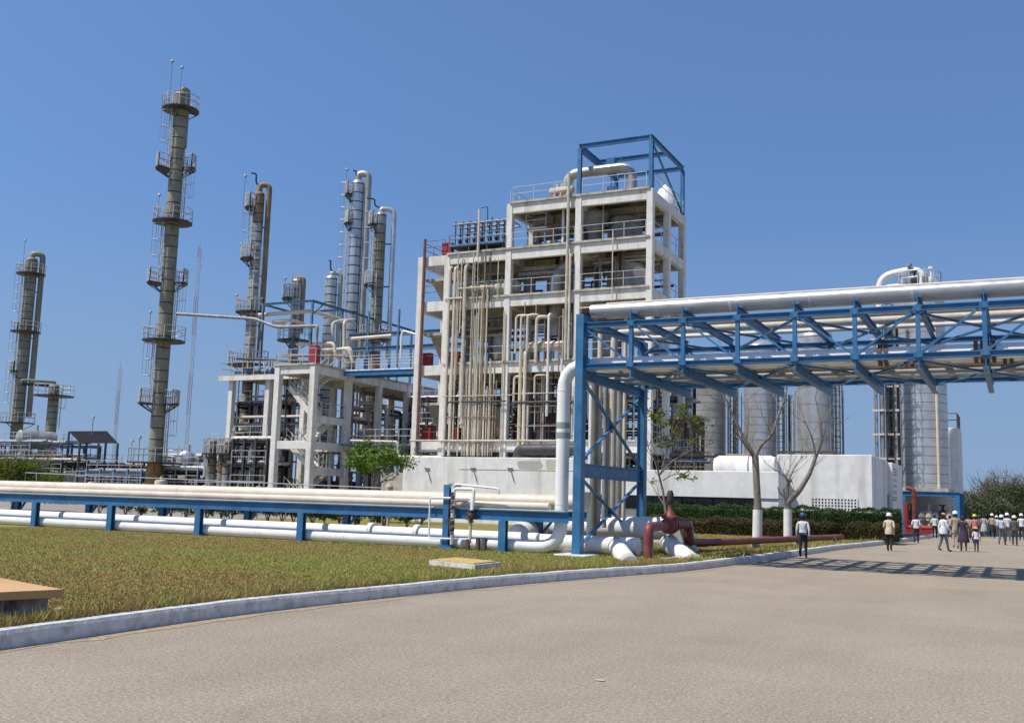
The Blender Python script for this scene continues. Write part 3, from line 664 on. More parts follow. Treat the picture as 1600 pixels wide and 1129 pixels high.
# covered duct on the low roof
def roof_duct():
    t = thing('roof_duct', 'white barrel shaped duct lying on the low white roof', 'duct', (-14,59,zw))
    x0, x1 = xx(1117,725,58.5), xx(1212,725,58.5); r = .62
    M().lathe([(.05,x0-.05),(r*.8,x0),(r,x0+.25),(r,x1-1.5)], (0,58.6,zw+.3), 20, 'X').build('barrel', MT['white_wall'], t)
    M().lathe([(r*1.05,x1-1.4),(r*1.05,x1-.3),(r*.9,x1),(.05,x1+.05)], (0,58.6,zw+.3), 20, 'X').build('end_drum', MT['white_wall'], t)
    for x in (x0+.6,(x0+x1)/2,x1-.9): M().box(x-.1,x+.1,58.1,59.1,zw-.01,zw+.2).build('cradle', MT['concblk'], t)
roof_duct()

# ================================================================== CONCRETE PROCESS BUILDING
YB, YC, YD = 62.0, 65.5, 69.0
CX = [-38.1,-35.9,-31.05,-25.88,-20.86]
LV = [5.5,10.87,15.46,18.76,22.0]
pb = thing('process_building', 'open concrete frame process building of five storeys full of pipes', 'building', (-29.5,65.5,G))
cw = .44
for i, x in enumerate(CX):
    top = LV[4] if i >= 2 else LV[3]
    for y in (YB, YC, YD):
        z0 = G-.05
        for lv in [l for l in LV if l <= top+.01]:
            M().cbox(x-cw/2,x+cw/2,y-cw/2,y+cw/2,z0,lv-.004 if lv < top else lv+.02,.025).build('column', MT['conc'], pb); z0 = lv
for k, lv in enumerate(LV):
    xs = CX if k < 4 else CX[2:]
    for x0, x1 in zip(xs[:-1], xs[1:]):
        for y in (YB, YC, YD):
            if k == 4 or not (y == YC and x0 < -37): M().cbox(x0+cw/2+.003,x1-cw/2-.003,y-.17,y+.17,lv-.68,lv-.003,.02).build('beam', MT['conc'], pb)
        # floor slab of each bay with a projecting stained edge
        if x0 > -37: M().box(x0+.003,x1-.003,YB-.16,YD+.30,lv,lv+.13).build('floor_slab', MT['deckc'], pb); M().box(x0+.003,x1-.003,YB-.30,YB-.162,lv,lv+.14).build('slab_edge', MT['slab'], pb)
    for x in xs:
        for ya, yb_ in ((YB,YC),(YC,YD)): M().cbox(x-.17,x+.17,ya+cw/2+.003,yb_-cw/2-.003,lv-.68,lv-.003,.02).build('beam', MT['conc'], pb)
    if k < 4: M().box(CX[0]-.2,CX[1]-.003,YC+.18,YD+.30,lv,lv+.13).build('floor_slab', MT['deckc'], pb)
# stair flights in the narrow left bay
for k in range(4):
    z0 = G if k == 0 else LV[k-1]; z1 = LV[k]; zm = (z0+z1)/2
    for (za, zb_, x, ya, yb_) in ((z0,zm,-37.45,YC+.1,YB+1.3),(zm,z1,-36.5,YB+1.3,YC+.1)):
        f = M(); n = 9
        f.bar((x,ya,za-.02),(x,yb_,zb_-.02),.85,.16)
        for i in range(n): t = (i+.5)/n; f.box(x-.42,x+.42,ya+(yb_-ya)*t-.14,ya+(yb_-ya)*t+.14,za+(zb_-za)*t+.08,za+(zb_-za)*t+.2)
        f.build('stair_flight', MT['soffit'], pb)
    M().box(-37.85,-36.1,YB+.2,YB+1.3,zm-.08,zm+.1).build('landing', MT['slab'], pb)
    M().cbox(CX[0]+cw/2+.003,CX[1]-cw/2-.003,YD-.15,YD+.15,zm-.5,zm,.02).build('beam', MT['conc'], pb)
# railings
def railp(pts, m='galv', h=1.05, step=1.5, par=pb): return M().rail(pts, h, .026, step).build('railing', MT[m], par)
for k, lv in enumerate(LV):
    z = lv+.13
    for x0, x1 in zip(CX[1:-1], CX[2:]):
        if k == 4 and x0 < -32: continue
        if k in (0,): continue
        railp([(x0+.25,YB-.2,z),(x1-.25,YB-.2,z)])
    railp([(CX[-1]+.12,YB+.25,z),(CX[-1]+.12,YD-.25,z)])
    if k < 4: railp([(CX[0]+.3,YB-.1,z),(CX[1]-.3,YB-.1,z)], 'brownred')
for x0, x1 in zip(CX[1:-1], CX[2:]): railp([(x0+.3,YB-.2,LV[0]+.13),(x1-.3,YB-.2,LV[0]+.13)], 'brownred' if x0 < -30 else 'galv')
railp([(CX[2],YD+.1,LV[4]+.13),(CX[4],YD+.1,LV[4]+.13)]); railp([(CX[0],YB+.2,LV[3]+.1),(CX[0],YD,LV[3]+.1)], 'brownred')
railp([(CX[2]-.1,YB+.1,LV[4]+.13),(CX[2]-.1,YD,LV[4]+.13)])
ri0 = random.Random(8)
# -- risers on the front, read off the photograph and hung on the front plane
def riser(px, y0, y1, w, m, hook=None, Y=YB-.42):
    a = at(px, (y0+y1)/2, Y=Y); z0, z1 = zz(px,y1,Y), zz(px,y0,Y); r = max(.028, w*.5*Vector((a.x,Y,0)).length/FPX*.97)
    pts = [(a.x,Y,z0),(a.x,Y,z1)]
    if hook == 'in': pts.append((a.x,Y+1.6,z1))
    if hook == 'r': pts.append((a.x+.7,Y+.05,z1)); pts.append((a.x+.75,Y+1.2,z1-.05))
    return M().tube(pts, r, 8, r*3).build('riser', MT[m], pb)
for a in ((698,417,712,5,'cream','in'),(706.5,417,712,5,'cream','in'),(724,414,652,6.5,'tan','in'),(713,398,600,2.4,'tan',None),(720,404,520,2.2,'cream','in'),
          (735,395,712,2,'tan',None),(754,392,712,3,'rusty',None),(750,455,712,2.4,'tan',None),(758,452,712,2.6,'cream',None),(766,393,470,2,'dark',None),
          (745,470,712,2,'cream',None),(741,560,712,2,'tan',None),(733,560,712,2.2,'cream',None),(728,575,712,2,'tan',None),(764,560,712,2,'cream',None),(770,600,712,2,'rusty',None),
          (717,560,712,2.2,'cream',None),(709,560,700,2.4,'yel',None),(703,575,640,4,'tan',None),(778,405,470,1.8,'tan',None),(748,327,402,4.5,'cream',None),
          (812,540,716,6,'yel',None),(819,548,712,6,'cream','in'),(803,588,632,4,'cream','r'),(806,493,552,4,'cream','r'),(814,493,540,4,'cream','r'),(824,492,548,4.5,'cream','r'),(838,495,566,5.5,'cream','r'),
          (824,632,705,4,'tan',None),(835,586,622,3,'cream','r'),(846,587,705,3,'rusty',None),(856,490,650,4.5,'conc','in'),(886,270,562,5.2,'tan',None),(889.5,397,562,4,'cream','in'),
          (877,560,650,4,'conc',None),(888,470,560,2,'grey',None),(870,600,690,2.2,'rusty','r'),(853,600,690,2,'dark','r'),(957,360,470,2,'cream',None),(905,590,712,5,'cream',None),(898,560,715,3,'conc',None)):
    riser(*a)
for (x0, x1, y, m, w) in ((716,772,449,'yel',2.6),(700,722,466,'cream',3),(690,800,618,'tan',1.4),(700,790,627,'dark',2.5),(695,775,651,'rusty',1.6),(640,900,688,'tan',3),(800,890,614,'tan',1.5),(800,895,628,'dark',4),(805,890,665,'grey',1.5),(905,1010,478,'cream',2.2)):
    a, b = at(x0,y,Y=YB-.5), at(x1,y,Y=YB-.5); zc = (a.z+b.z)/2
    M().tube([(a.x,YB-.5,zc),(b.x,YB-.5,zc)], max(.03,w*.5*70/FPX), 6).build('cross_pipe', MT[m], pb)
for i in range(26):
    px = ri0.uniform(708,786); y0 = ri0.choice((400,470,560,575,590)); riser(px, y0+ri0.uniform(0,25), ri0.choice((712,712,690,640)), ri0.choice((1.4,1.6,2,2.4)), ri0.choice(('tan','cream','rusty','dark','grey','yel')), ri0.choice((None,None,'in')), YB-.36+ri0.uniform(-.03,.03))
for i in range(14):
    px = ri0.uniform(800,900); y0 = ri0.choice((590,600,470,480)); riser(px, y0+ri0.uniform(0,25), y0+ri0.uniform(80,120), ri0.choice((1.4,1.6,2,2.4)), ri0.choice(('tan','cream','rusty','dark','grey')), ri0.choice((None,'r','in')), YB-.36+ri0.uniform(-.03,.03))
# red-brown drain down the left corner column
M().tube([(CX[0]+.36,YB-.32,G),(CX[0]+.36,YB-.32,LV[3]+1.3)], .11, 8).build('drain_pipe', MT['brownred'], pb)
# -- inner pipework
ri = random.Random(31)
for k in range(5):
    z0 = (G if k == 0 else LV[k-1]+.13); z1 = LV[k]-.7
    for b in range(1, 4):
        if k == 4 and b == 1: continue
        x0, x1 = CX[b]+.5, CX[b+1]-.5
        dens = (30,32,20,13,12)[k]
        for i in range(dens):
            x = ri.uniform(x0,x1); y = ri.uniform(YB+.7,YD-.4); r = ri.choice((.05,.06,.08,.1,.14)); m = MT[ri.choice(('cream','tan','grey','alu2','rusty','dark','dark','rusty','grey','yel','whitep'))]
            s = M(); t = ri.random()
            if t < .45: s.tube([(x,y,z0),(x,y,z1+.6)], r, 7)
            elif t < .75: z = ri.uniform(z0+1.2,z1); s.tube([(x0-.2,y,z),(x1+.2,y,z)], r, 7)
            else: z = ri.uniform(z0+1,z1); x2 = ri.uniform(x0,x1); s.tube([(x,y,z0),(x,y,z),(x2,y+.2,z),(x2,y+.2,z1+.6)], r, 7, r*3)
            s.build('inner_pipe', m, pb)
        # steel mezzanine rails and light framing give the dark lattice inside
        if k < 2:
            zm = z0+(z1-z0)*.52; s = M(); s.box(x0,x1,YC-.2,YD-.5,zm,zm+.08); s.bar((x0,YC-.24,zm),(x1,YC-.24,zm),.08,.2); s.build('mezzanine', MT['blue_old'], pb)
            railp([(x0,YC-.3,zm+.08),(x1,YC-.3,zm+.08)], 'grey')
            railp([(x0,YD-.5,zm+.08),(x1,YD-.5,zm+.08)], 'grey')
    # things behind on the rear line
gv = 'drums inside the concrete process building'
def drum(x, y, z, r, h, m, label='small upright drum standing inside the concrete process building', group=gv):
    t = thing('drum', label, 'drum', (x,y,z), group)
    M().lathe([(.05,h),(r*.6,h-.03),(r*.9,h-.12*r),(r,h-.35*r),(r,.35*r+.3),(r*.85,.3),(r*.3,.22)], (x,y,z), 16).build('shell', m, t)
    for a in (45,135,225,315): g = math.radians(a); M().box(x+r*.75*math.cos(g)-.05,x+r*.75*math.cos(g)+.05,y+r*.75*math.sin(g)-.05,y+r*.75*math.sin(g)+.05,z,z+.6).build('leg', MT['grey'], t)
    M().tube([(x,y,z+h-.05),(x,y,z+h+.25)], r*.2, 8).build('nozzle', m, t)
for k, b, fx, y, r, h, m in ((0,1,.3,64,.6,2.6,'grey'),(0,1,.75,66.9,.7,3.2,'alu2'),(0,2,.3,64.2,.6,2.4,'alu2'),(0,2,.7,67,.75,3.4,'grey'),(0,3,.35,64,.7,3,'alu2'),(0,3,.75,66.5,.8,3.5,'grey'),
        (1,1,.25,64.2,.55,2.2,'alu2'),(1,1,.7,63.9,.5,2.6,'tan'),(1,2,.3,66.8,.7,3,'grey'),(1,2,.8,64,.5,2,'alu2'),(1,3,.4,64.2,.75,3,'alu2'),(1,3,.8,67,.6,2.6,'grey'),(2,1,.72,63.6,.5,2.1,'alu2'),(2,2,.5,67,.75,3,'tan'),(2,3,.3,64.4,.7,2.8,'grey'),(2,3,.75,66.8,.8,3.2,'alu2'),(3,2,.6,66.9,.5,2,'grey'),(4,2,.7,66.5,.6,1.9,'grey')):
    drum(CX[b]+(CX[b+1]-CX[b])*fx, y, (G if k == 0 else LV[k-1]+.13), r, h, MT[m], {'grey':'grey','alu2':'dull silver','tan':'tan'}[m]+' upright drum on the '+('ground','first','second','third','top')[k]+' floor of the concrete building '+('','behind the cream risers','behind the white goosenecks','next to the silos')[b])
def vessel(name, label, px0, px1, y, Y, z0, z1, m):
    x0, x1 = xx(px0,y,Y), xx(px1,y,Y); cx = (x0+x1)/2; r = (x1-x0)/2*.93; t = thing(name, label, 'vessel', (cx,Y,z0))
    h = z1-z0; k = max(2, int(h/.55))
    for i in range(k): M().lathe([(r*(1.012 if i % 2 else 1),z0+h*.82*i/k+h*.06),(r*(1.012 if i % 2 else 1),z0+h*.82*(i+1)/k+h*.06-.012)], (cx,Y,0), 24).build('shell_course', m, t)
    M().lathe([(r,z0+h*.88),(r*.85,z0+h*.95),(r*.5,z0+h*.99),(.02,z1)], (cx,Y,0), 24).build('top_head', m, t)
    M().lathe([(r*1.08,z0),(r*1.08,z0+h*.05),(r,z0+h*.06)], (cx,Y,0), 24).build('base_ring', MT['dark'], t)
    return t
vessel('vessel', 'wide grey vessel on the top covered floor of the concrete building', 952,1005,340,65.0,LV[3]+.13,LV[4]-.75,MT['grey'])
vbm = vessel('vessel', 'wide banded vessel with a round manway below the top floor', 950,1008,420,65.0,LV[2]+.13,LV[3]-.72,MT['alu2'])
c = at(998,424,Y=63.3); s = M(); s.lathe([(.36,c.y-.1),(.36,c.y+.3)], (c.x,0,c.z), 16, 'Y'); s.build('manway', MT['cream'], vbm)
def hopper():
    c = at(930,345,Y=64); t = thing('hopper', 'grey cone hopper under the roof slab of the concrete building', 'hopper', (c.x,64,LV[3]+.2))
    z1 = LV[4]-.7; M().lathe([(1.05,z1),(1.05,z1-.25),(.5,z1-1.3),(.42,LV[3]+.13)], (c.x,64,0), 20).build('cone', MT['grey'], t)
hopper()
pipe('duct', 'fat grey elbow duct rising inside the middle storeys of the concrete building', [at(869,530,Y=63.4)+Vector((0,0,.2)), at(869,428,Y=63.4), at(905,402,Y=63.6), at(948,398,Y=64)], .5, MT['alu2'], .9, 18, bands=1.0, cat='duct')
def hvessel(name, label, px0, px1, y, Y, rp, m, legs=True, zf=0):
    a, b = at(px0,y,Y=Y), at(px1,y,Y=Y); z = (a.z+b.z)/2; r = rp*.5*Vector((a.x,Y,0)).length/FPX*.97
    t = thing(name, label, 'vessel', ((a.x+b.x)/2,Y,zf))
    M().lathe([(.03,a.x-.5*r),(.5*r,a.x-.42*r),(.85*r,a.x-.2*r),(r,a.x),(r,b.x),(.85*r,b.x+.2*r),(.5*r,b.x+.42*r),(.03,b.x+.5*r)], (0,Y,z), 20, 'X').build('shell', m, t)
    for f in (.2,.8):
        x = a.x+(b.x-a.x)*f; M().box(x-.12,x+.12,Y-r*.7,Y+r*.7,zf,z-r*.6).build('saddle', MT['grey'], t)
    for f in (.3,.5,.72): x = a.x+(b.x-a.x)*f; M().tube([(x,Y,z+r*.9),(x,Y,z+r+.25)], .09, 8).build('nozzle', m, t)
    return t
hvessel('vessel', 'brown horizontal vessel on the fourth floor of the concrete building', 722,808,452,62.95,24,MT['tan'],zf=LV[2]+.13)
hvessel('vessel', 'cream horizontal drum on the second floor of the concrete building', 826,890,541,62.15,17,MT['cream'],zf=LV[1]+.13)
hvessel('vessel', 'dark horizontal exchanger on the third floor left of the concrete building', 722,780,520,65,20,MT['rusty'],zf=LV[1]+.13)
# black insulated duct on the podium roof
pipe('duct', 'black insulated duct lying on the white podium roof', [at(810,716,Y=58.2), at(812,703,Y=58.2), at(905,702,Y=58.2)], .38, MT['dark'], .6, 16, cat='duct')
pipe('pipe', 'white pipe stepping down beside the podium wall', [at(548,688,Y=60.5), at(622,690,Y=60.5), at(622,713,Y=60.5), (xa+.2,60.5,zz(622,713,60.5)), (xx(690,712,60.5),60.5,zz(622,713,60.5))], .09, MT['cream'], .2)
# red hose cabinets
for px, py, Y, kk in ((668,553,YB+.7,1),(668,674,YB+.7,0),(712,553,YB+.6,1),(712,690,YB+.6,0),(700,390,YB+.3,3)):
    q = at(px,py,Y=Y); z = LV[kk]+.13
    s = M(); s.cbox(q.x-.38,q.x+.38,Y-.25,Y+.25,z+.02,z+.9,.03); t = s.build('hose_cabinet', MT['redb'], None, label='red hose cabinet on '+{('668','553'):'the second floor of the left corner bay',('668','674'):'the first floor of the left corner bay',('712','553'):'the second floor behind the cream risers',('712','690'):'the first floor behind the cream risers',('700','390'):'the stepped left roof of the concrete building'}[(str(px),str(py))], cat='cabinet')
# -- roof: hoist frame, pipe loop, cone tank, drums
ZR = LV[4]+.13
def hoist():
    t = thing('hoist_frame', 'open blue steel hoist frame on the concrete building roof', 'steel frame', (-23.5,65.5,ZR))
    zt_ = zz(1018,214,YB); xl, xr = xx(906,260,YB), CX[4]
    for x in (xl, xr):
        for y in (YB, YD): M().ibeam((x,y,ZR),(x,y,zt_-.16),.26,.26,.04,(0,1,0)).build('post', MT['blue'], t)
    for y in (YB, (YB+YD)/2, YD): M().ibeam((xl+.14,y,zt_),(xr-.14,y,zt_),.2,.3,.04).build('beam', MT['blue'], t)
    for x, h in ((xl,.5),(xr,.3)): M().ibeam((x,YB-.14,zt_-(h-.3)/2),(x,YD+.14,zt_-(h-.3)/2),.2,h,.04).build('side_beam', MT['blue'], t)
    M().bar((xr,YB+.2,zt_-.3),(xr,YD-.2,ZR+.2),.07,.12,(1,0,0)).build('brace', MT['blue'], t)
    h = M(); cx, cy = xl+1.3, (YB+YD)/2-.9; h.box(cx-.3,cx+.3,cy-.25,cy+.25,zt_-.75,zt_-.2); h.tube([(cx,cy,zt_-.7),(cx,cy,zt_-2.3)], .05, 6); h.box(cx-.25,cx+.25,cy-.12,cy+.12,zt_-2.6,zt_-2.2)
    for q in (-.5,0,.5): h.bar((cx+q,cy,zt_-.7),(cx+q+.3,cy,zt_-.1),.06,.06)
    h.build('hoist_trolley', MT['blue'], t)
hoist()
def loop():
    Y = 63.1; P = [at(886,300,Y=Y), at(886,272,Y=Y), at(905,271,Y=Y), at(988,265,Y=Y), at(988,303,Y=Y)]
    z0 = ZR; P[0].z = z0; P[-1].z = z0; P[-1].x = P[-2].x; P[0].x = P[1].x; z = (P[1].z+P[3].z)/2+.1
    P = [P[0], Vector((P[0].x,Y,z)), Vector((P[-1].x,Y,z)), P[-1]]
    pipe('vapour_pipe', 'thick grey overhead pipe looping across the concrete building roof', P, .34, MT['alu2'], 1.0, 18, bands=1.2)
loop()
hvessel('vessel', 'cream drum on legs at the roof edge under the looping pipe', 861,895,298,62.9,12,MT['cream'],zf=ZR)
hvessel('vessel', 'long yellowed pipe drum lying at the roof edge behind the railing', 853,900,309,62.5,6,MT['yel'],zf=ZR)
def cone():
    c = Vector((-21.8,67.9,ZR)); t = thing('cone_tank', 'white cone topped tank on the right corner of the roof', 'tank', (c.x,c.y,ZR))
    M().lathe([(.9,ZR+.15),(.9,ZR+.7),(.45,ZR+1.6),(.06,ZR+2.0)], (c.x,c.y,0), 24).build('cone', MT['whitep'], t)
    M().lathe([(.93,ZR),(.93,ZR+.15)], (c.x,c.y,0), 24).build('base', MT['concblk'], t)
cone()
# -- manifold platform on the lower left roof
def manifold():
    z = zz(748,383,YB+.3); x0, x1 = xx(706,380,YB), CX[2]-.35; zt_ = zz(748,345,YB+.3)
    t = thing('manifold_platform', 'steel platform with dark valve manifold on the stepped left roof', 'platform', ((x0+x1)/2,YB+1.2,LV[3]+.13))
    M().box(x0,x1,YB-.4,YB+2.6,z-.12,z).build('deck', MT['blue_old'], t)
    for x in (x0+.1,(x0+x1)/2,x1-.1):
        for y in (YB-.2,YB+2.4): M().bar((x,y,LV[3]+.13),(x,y,z-.12),.12,.12).build('leg', MT['dark'], t)
    M().rail([(x0,YB-.38,z),(x1,YB-.38,z)], .7, .03, 1.2).build('railing', MT['blue_old'], t)
    for i in range(8):
        x = x0+.1+(x1-x0-.2)*i/7; M().bar((x,YB+.3,z),(x,YB+.3,zt_+ri.uniform(-.1,.2)),.07,.07).build('frame_post', MT['dark'], t)
        M().bar((x,YB+.3,zt_),(x,YB+2.3,zt_),.06,.06).build('frame_arm', MT['dark'], t)
        if i < 7:
            b = M().lathe([(.14,-.3),(.14,-.22),(.07,-.18),(.17,-.05),(.17,.1),(.06,.2),(.06,.42),(.14,.43),(.14,.47)], (x+.3,YB+.5,z+.45), 10); b.tube([(x+.3,YB+.5,z),(x+.3,YB+.5,zt_)], .045, 6)
            b.build('valve', MT['dark'], t)
    for y in (YB+.3,YB+1.3,YB+2.3): M().tube([(x0-.1,y,zt_-.12),(x1,y,zt_-.12)], .07, 8).build('header_pipe', MT['grey'], t)
    M().tube([at(752,325,Y=YB+.5),at(762,323,Y=YB+.5),at(762,352,Y=YB+.5)], .04, 6).build('vent_pipe', MT['dark'], t)
manifold()
# small gantry platform on the top floor, left bay
def gantry():
    z = zz(840,357,62.8); t = thing('service_platform', 'small railed service platform on the top covered floor', 'platform', (-28.9,63,LV[3]+.13))
    x0, x1 = xx(822,350,62.4), xx(853,350,62.4)
    M().box(x0,x1,62.4,64.6,z-.12,z).build('deck', MT['cream'], t)
    M().rail([(x0,64.6,z),(x0,62.4,z),(x1,62.4,z),(x1,64.6,z)], .95, .03, 1.2).build('railing', MT['galv'], t)
    for x in (x0+.1,x1-.1): 
        for y in (62.5,64.5): M().bar((x,y,LV[3]+.13),(x,y,z-.12),.1,.1).build('leg', MT['blue_old'], t)
gantry()
# lightning mast by left corner and floodlight
def flood(px, py0, py1, Y, label):
    a, b = at(px,py1,Y=Y), at(px,py0,Y=Y); t = thing('floodlight', label, 'light', (a.x,Y,a.z))
    M().tube([(a.x,Y,a.z),(a.x,Y,b.z)], .04, 6).build('pole', MT['grey'], t)
    M().lathe([(.05,.22),(.16,.05),(.2,-.05),(.02,-.06)], (a.x,Y,b.z), 10).build('lamp_head', MT['grey'], t)

# ================================================================== STAIR TOWER AND LONG CONCRETE FRAME
YS = 58.6; xs0, xs1 = -47.75, -44.6; YS2 = 62.8; ZS = 10.75; ZS1 = 5.35
st = thing('stair_tower', 'pale concrete stair tower with open zigzag stairs', 'stair tower', (-46.2,60.6,G))
for x in (xs0, xs1):
    for y in (YS, YS2):
        for z0, z1 in ((G-.05,ZS1-.003),(ZS1,ZS)): M().cbox(x-.24,x+.24,y-.24,y+.24,z0,z1,.03).build('column', MT['conc'], st)
for z, d in ((ZS,.6),(ZS1,.55)):
    for y in (YS,YS2): M().cbox(xs0+.243,xs1-.243,y-.16,y+.16,z-d,z-.003,.02).build('beam', MT['conc'], st)
    for x in (xs0,xs1): M().cbox(x-.16,x+.16,YS+.243,YS2-.243,z-d,z-.003,.02).build('beam', MT['conc'], st)
for z in (7.2, 3.5): M().cbox(xs1-.16,xs1+.16,YS+.243,YS2-.243,z-.5,z,.02).build('beam', MT['conc'], st)
M().box(xs0-.3,xs1+.3,YS-.3,YS2+.25,ZS,ZS+.14).build('roof_slab', MT['slab'], st)
def flight(p, q, w, name='stair_flight', par=st):
    p = Vector(p); q = Vector(q)
    if q.z < p.z: p, q = q, p
    s = M(); n = 10; d = q-p; hx = Vector((d.x,d.y,0)).normalized(); sd = Vector((-hx.y,hx.x,0))*w/2
    for sg in (-1,1): s.bar(p+sd*sg, q+sd*sg, .1, .34)
    for i in range(n):
        c = p+d*((i+.5)/n); s.bar(c-sd*.95, c+sd*.95, .26, .05, (0,0,1))
    s.build(name, MT['conc'], par)
    r = M()
    for sg in (-1,1):
        for h in (.95,.5): r.tube([p+sd*sg+Vector((0,0,h)), q+sd*sg+Vector((0,0,h))], .035, 4)
        for i in range(5): c = p+sd*sg+d*(i/4); r.tube([c, c+Vector((0,0,.95))], .03, 4)
    r.build('stair_rail', MT['galv'], par)
lv_ = [ZS,9.3,7.25,5.4,3.55,1.9,G]
for k in range(6):
    zA, zB = lv_[k], lv_[k+1]
    if k % 2 == 0: flight((xs1-.5,61.4,zA),(xs0+.55,61.4,zB),1.1)
    else: flight((xs0+.55,59.7,zA),(xs1-.5,59.7,zB),1.1)
    if k < 5:
        xl = (xs0+.1,xs0+.6) if k % 2 == 0 else (xs1-.55,xs1-.1)
        M().box(xl[0],xl[1],YS+.5,YS2-.5,zB-.1,zB+.02).build('landing', MT['slab'], st)
M().rail([(xs1-.1,YS+.3,7.2),(xs1-.1,YS2-.3,7.2)], 1.0, .03, 1.0).build('railing', MT['galv'], st)
M().rail([(xs1-.1,YS+.3,3.5),(xs1-.1,YS2-.3,3.5)], 1.0, .03, 1.0).build('railing', MT['galv'], st)
M().rail([(xs1-.1,YS+.3,ZS1),(xs1-.1,YS2-.3,ZS1)], 1.0, .03, 1.0).build('railing', MT['galv'], st)
# the long frame that runs back from the tower
lf = thing('concrete_pipe_gallery', 'long low concrete frame gallery running back from the stair tower', 'gallery', (-50,70,G))
ys = [66.9,71.0,75.2,79.4]; ZG = ZS-.05
prev = YS2
for y in ys:
    for x in (xs1, -48.9):
        if x == -48.9 and y > 70: pass
        M().cbox(x-.22,x+.22,y-.22,y+.22,G-.05,ZG-.004,.03).build('column', MT['conc'], lf)
        M().cbox(x-.16,x+.16,(prev+.225),(y-.225),ZG-.6,ZG-.003,.02).build('beam', MT['conc'], lf)
        M().cbox(x-.16,x+.16,(prev+.225),(y-.225),ZS1-.5,ZS1-.003,.02).build('beam', MT['conc'], lf)
    M().cbox(-48.9+.225,xs1-.225,y-.16,y+.16,ZG-.6,ZG-.003,.02).build('beam', MT['conc'], lf)
    M().box(-49.2,xs1+.25,prev+.26,y+.25,ZG,ZG+.13).build('deck_slab', MT['slab'], lf)
    M().box(-49.2,xs1+.25,prev+.26,y+.25,ZS1,ZS1+.12).build('deck_slab', MT['slab'], lf)
    prev = y
for x in (-49.0,-52.5,-56.2):
    M().cbox(x-.22,x+.22,YS2+.3,YS2+.74,G-.05,ZG-.004,.03).build('column', MT['conc'], lf)
    M().cbox(x-.22,x+.22,68.3,68.74,G-.05,ZG-.004,.03).build('column', MT['conc'], lf)
M().box(-57.2,-49.21,YS2+.1,69.0,ZG-.02,ZG+.12).build('deck_slab', MT['slab'], lf)
M().bar((-57.2,YS2+.02,ZG-.12),(-48.1,YS2+.02,ZG-.12),.12,.36).build('edge_beam', MT['conc'], lf)
M().rail([(-57.2,68.8,ZG+.12),(-57.2,YS2+.15,ZG+.12),(-48.2,YS2+.15,ZG+.12)], 1.05, .03, 1.2).build('railing', MT['galv'], lf)
M().rail([(xs0,YS-.2,ZS+.14),(xs1+.2,YS-.2,ZS+.14),(xs1+.2,YS2,ZS+.14)], 1.05, .03, 1.0).build('railing', MT['galv'], st)
M().rail([(xs1+.2,YS2+.3,ZS1+.12),(xs1+.2,79,ZS1+.12)], 1.05, .03, 1.6).build('railing', MT['galv'], lf)
# blue walkway bridge from the tower to the process building
wv = thing('walkway_bridge', 'blue steel walkway with white handrail from stair tower to concrete building', 'walkway', (-41.4,62.5,ZS))
M().box(xs1+.28,CX[0]-.25,61.8,63.2,ZS-.06,ZS+.03).build('deck', MT['whitep'], wv)
for y in (61.8,63.2): M().ibeam((xs1+.28,y,ZS-.25),(CX[0]-.25,y,ZS-.25),.14,.36,.03).build('girder', MT['blue'], wv)
for y in (61.75,63.2): M().rail([(xs1+.3,y,ZS+.03),(CX[0]-.3,y,ZS+.03)], 1.0, .03, 1.1).build('railing', MT['galv'], wv)
wv2 = thing('walkway_bridge', 'lower grey walkway with handrail at first floor beside the green tree', 'walkway', (-41.4,62.5,ZS1))
M().box(xs1+.28,CX[0]-.25,61.8,63.4,ZS1-.12,ZS1).build('deck', MT['blue_old'], wv2)
M().rail([(xs1+.3,61.85,ZS1),(CX[0]-.3,61.85,ZS1)], 1.05, .03, 1.0).build('railing', MT['galv'], wv2)
for x in (-43.2,-40.6): M().bar((x,62.6,G),(x,62.6,ZS1-.12),.2,.2).build('leg', MT['blue_old'], wv2)
# gallery pipework below and on deck
rj = random.Random(4)
for i in range(46):
    y = rj.uniform(63.5,79); x = rj.uniform(-48.4,-45.2); r = rj.choice((.06,.08,.12,.16,.05)); m = MT[rj.choice(('cream','tan','grey','alu2','rusty','dark','whitep'))]
    z0, z1 = rj.choice(((G,ZS1-.5),(ZS1+.12,ZG-.6)))
    s = M()
    if rj.random() < .5: s.tube([(x,y,z0),(x,y,z1)], r, 7)
    else: z = rj.uniform(z0+1.5,z1-.2); s.tube([(x,y,z0),(x,y,z),(x,rj.uniform(63.5,79),z)], r, 7, r*3)
    s.build('inner_pipe', m, lf)
for i in range(34):
    y = rj.uniform(63.4,68); x = rj.uniform(-57,-49.4); r = rj.choice((.05,.07,.1,.05)); m = MT[rj.choice(('cream','tan','grey','alu2','rusty','dark'))]
    s = M()
    if rj.random() < .6: s.tube([(x,y,G),(x,y,ZG-.05)], r, 7)
    else: z = rj.uniform(1.5,ZG-.5); s.tube([(-57,y,z),(-49.2,y,z)], r, 7)
    s.build('inner_pipe', m, lf)
pipe('pipe', 'first pale gooseneck pipe rising inside the gallery beside the tower', [(-45.1,67.8,ZS1+.12),(-45.1,67.8,zz(605,630,67.8)),(-45.9,67.6,zz(605,630,67.8)),(-46.8,67.5,zz(605,630,67.8))], .19, MT['alu'], .5, 14)
pipe('pipe', 'second pale gooseneck pipe rising inside the gallery', [(-45.1,68.9,ZS1+.12),(-45.1,68.9,zz(605,634,67.8)),(-45.9,68.7,zz(605,634,67.8)),(-46.8,68.6,zz(605,634,67.8))], .19, MT['alu'], .5, 14)
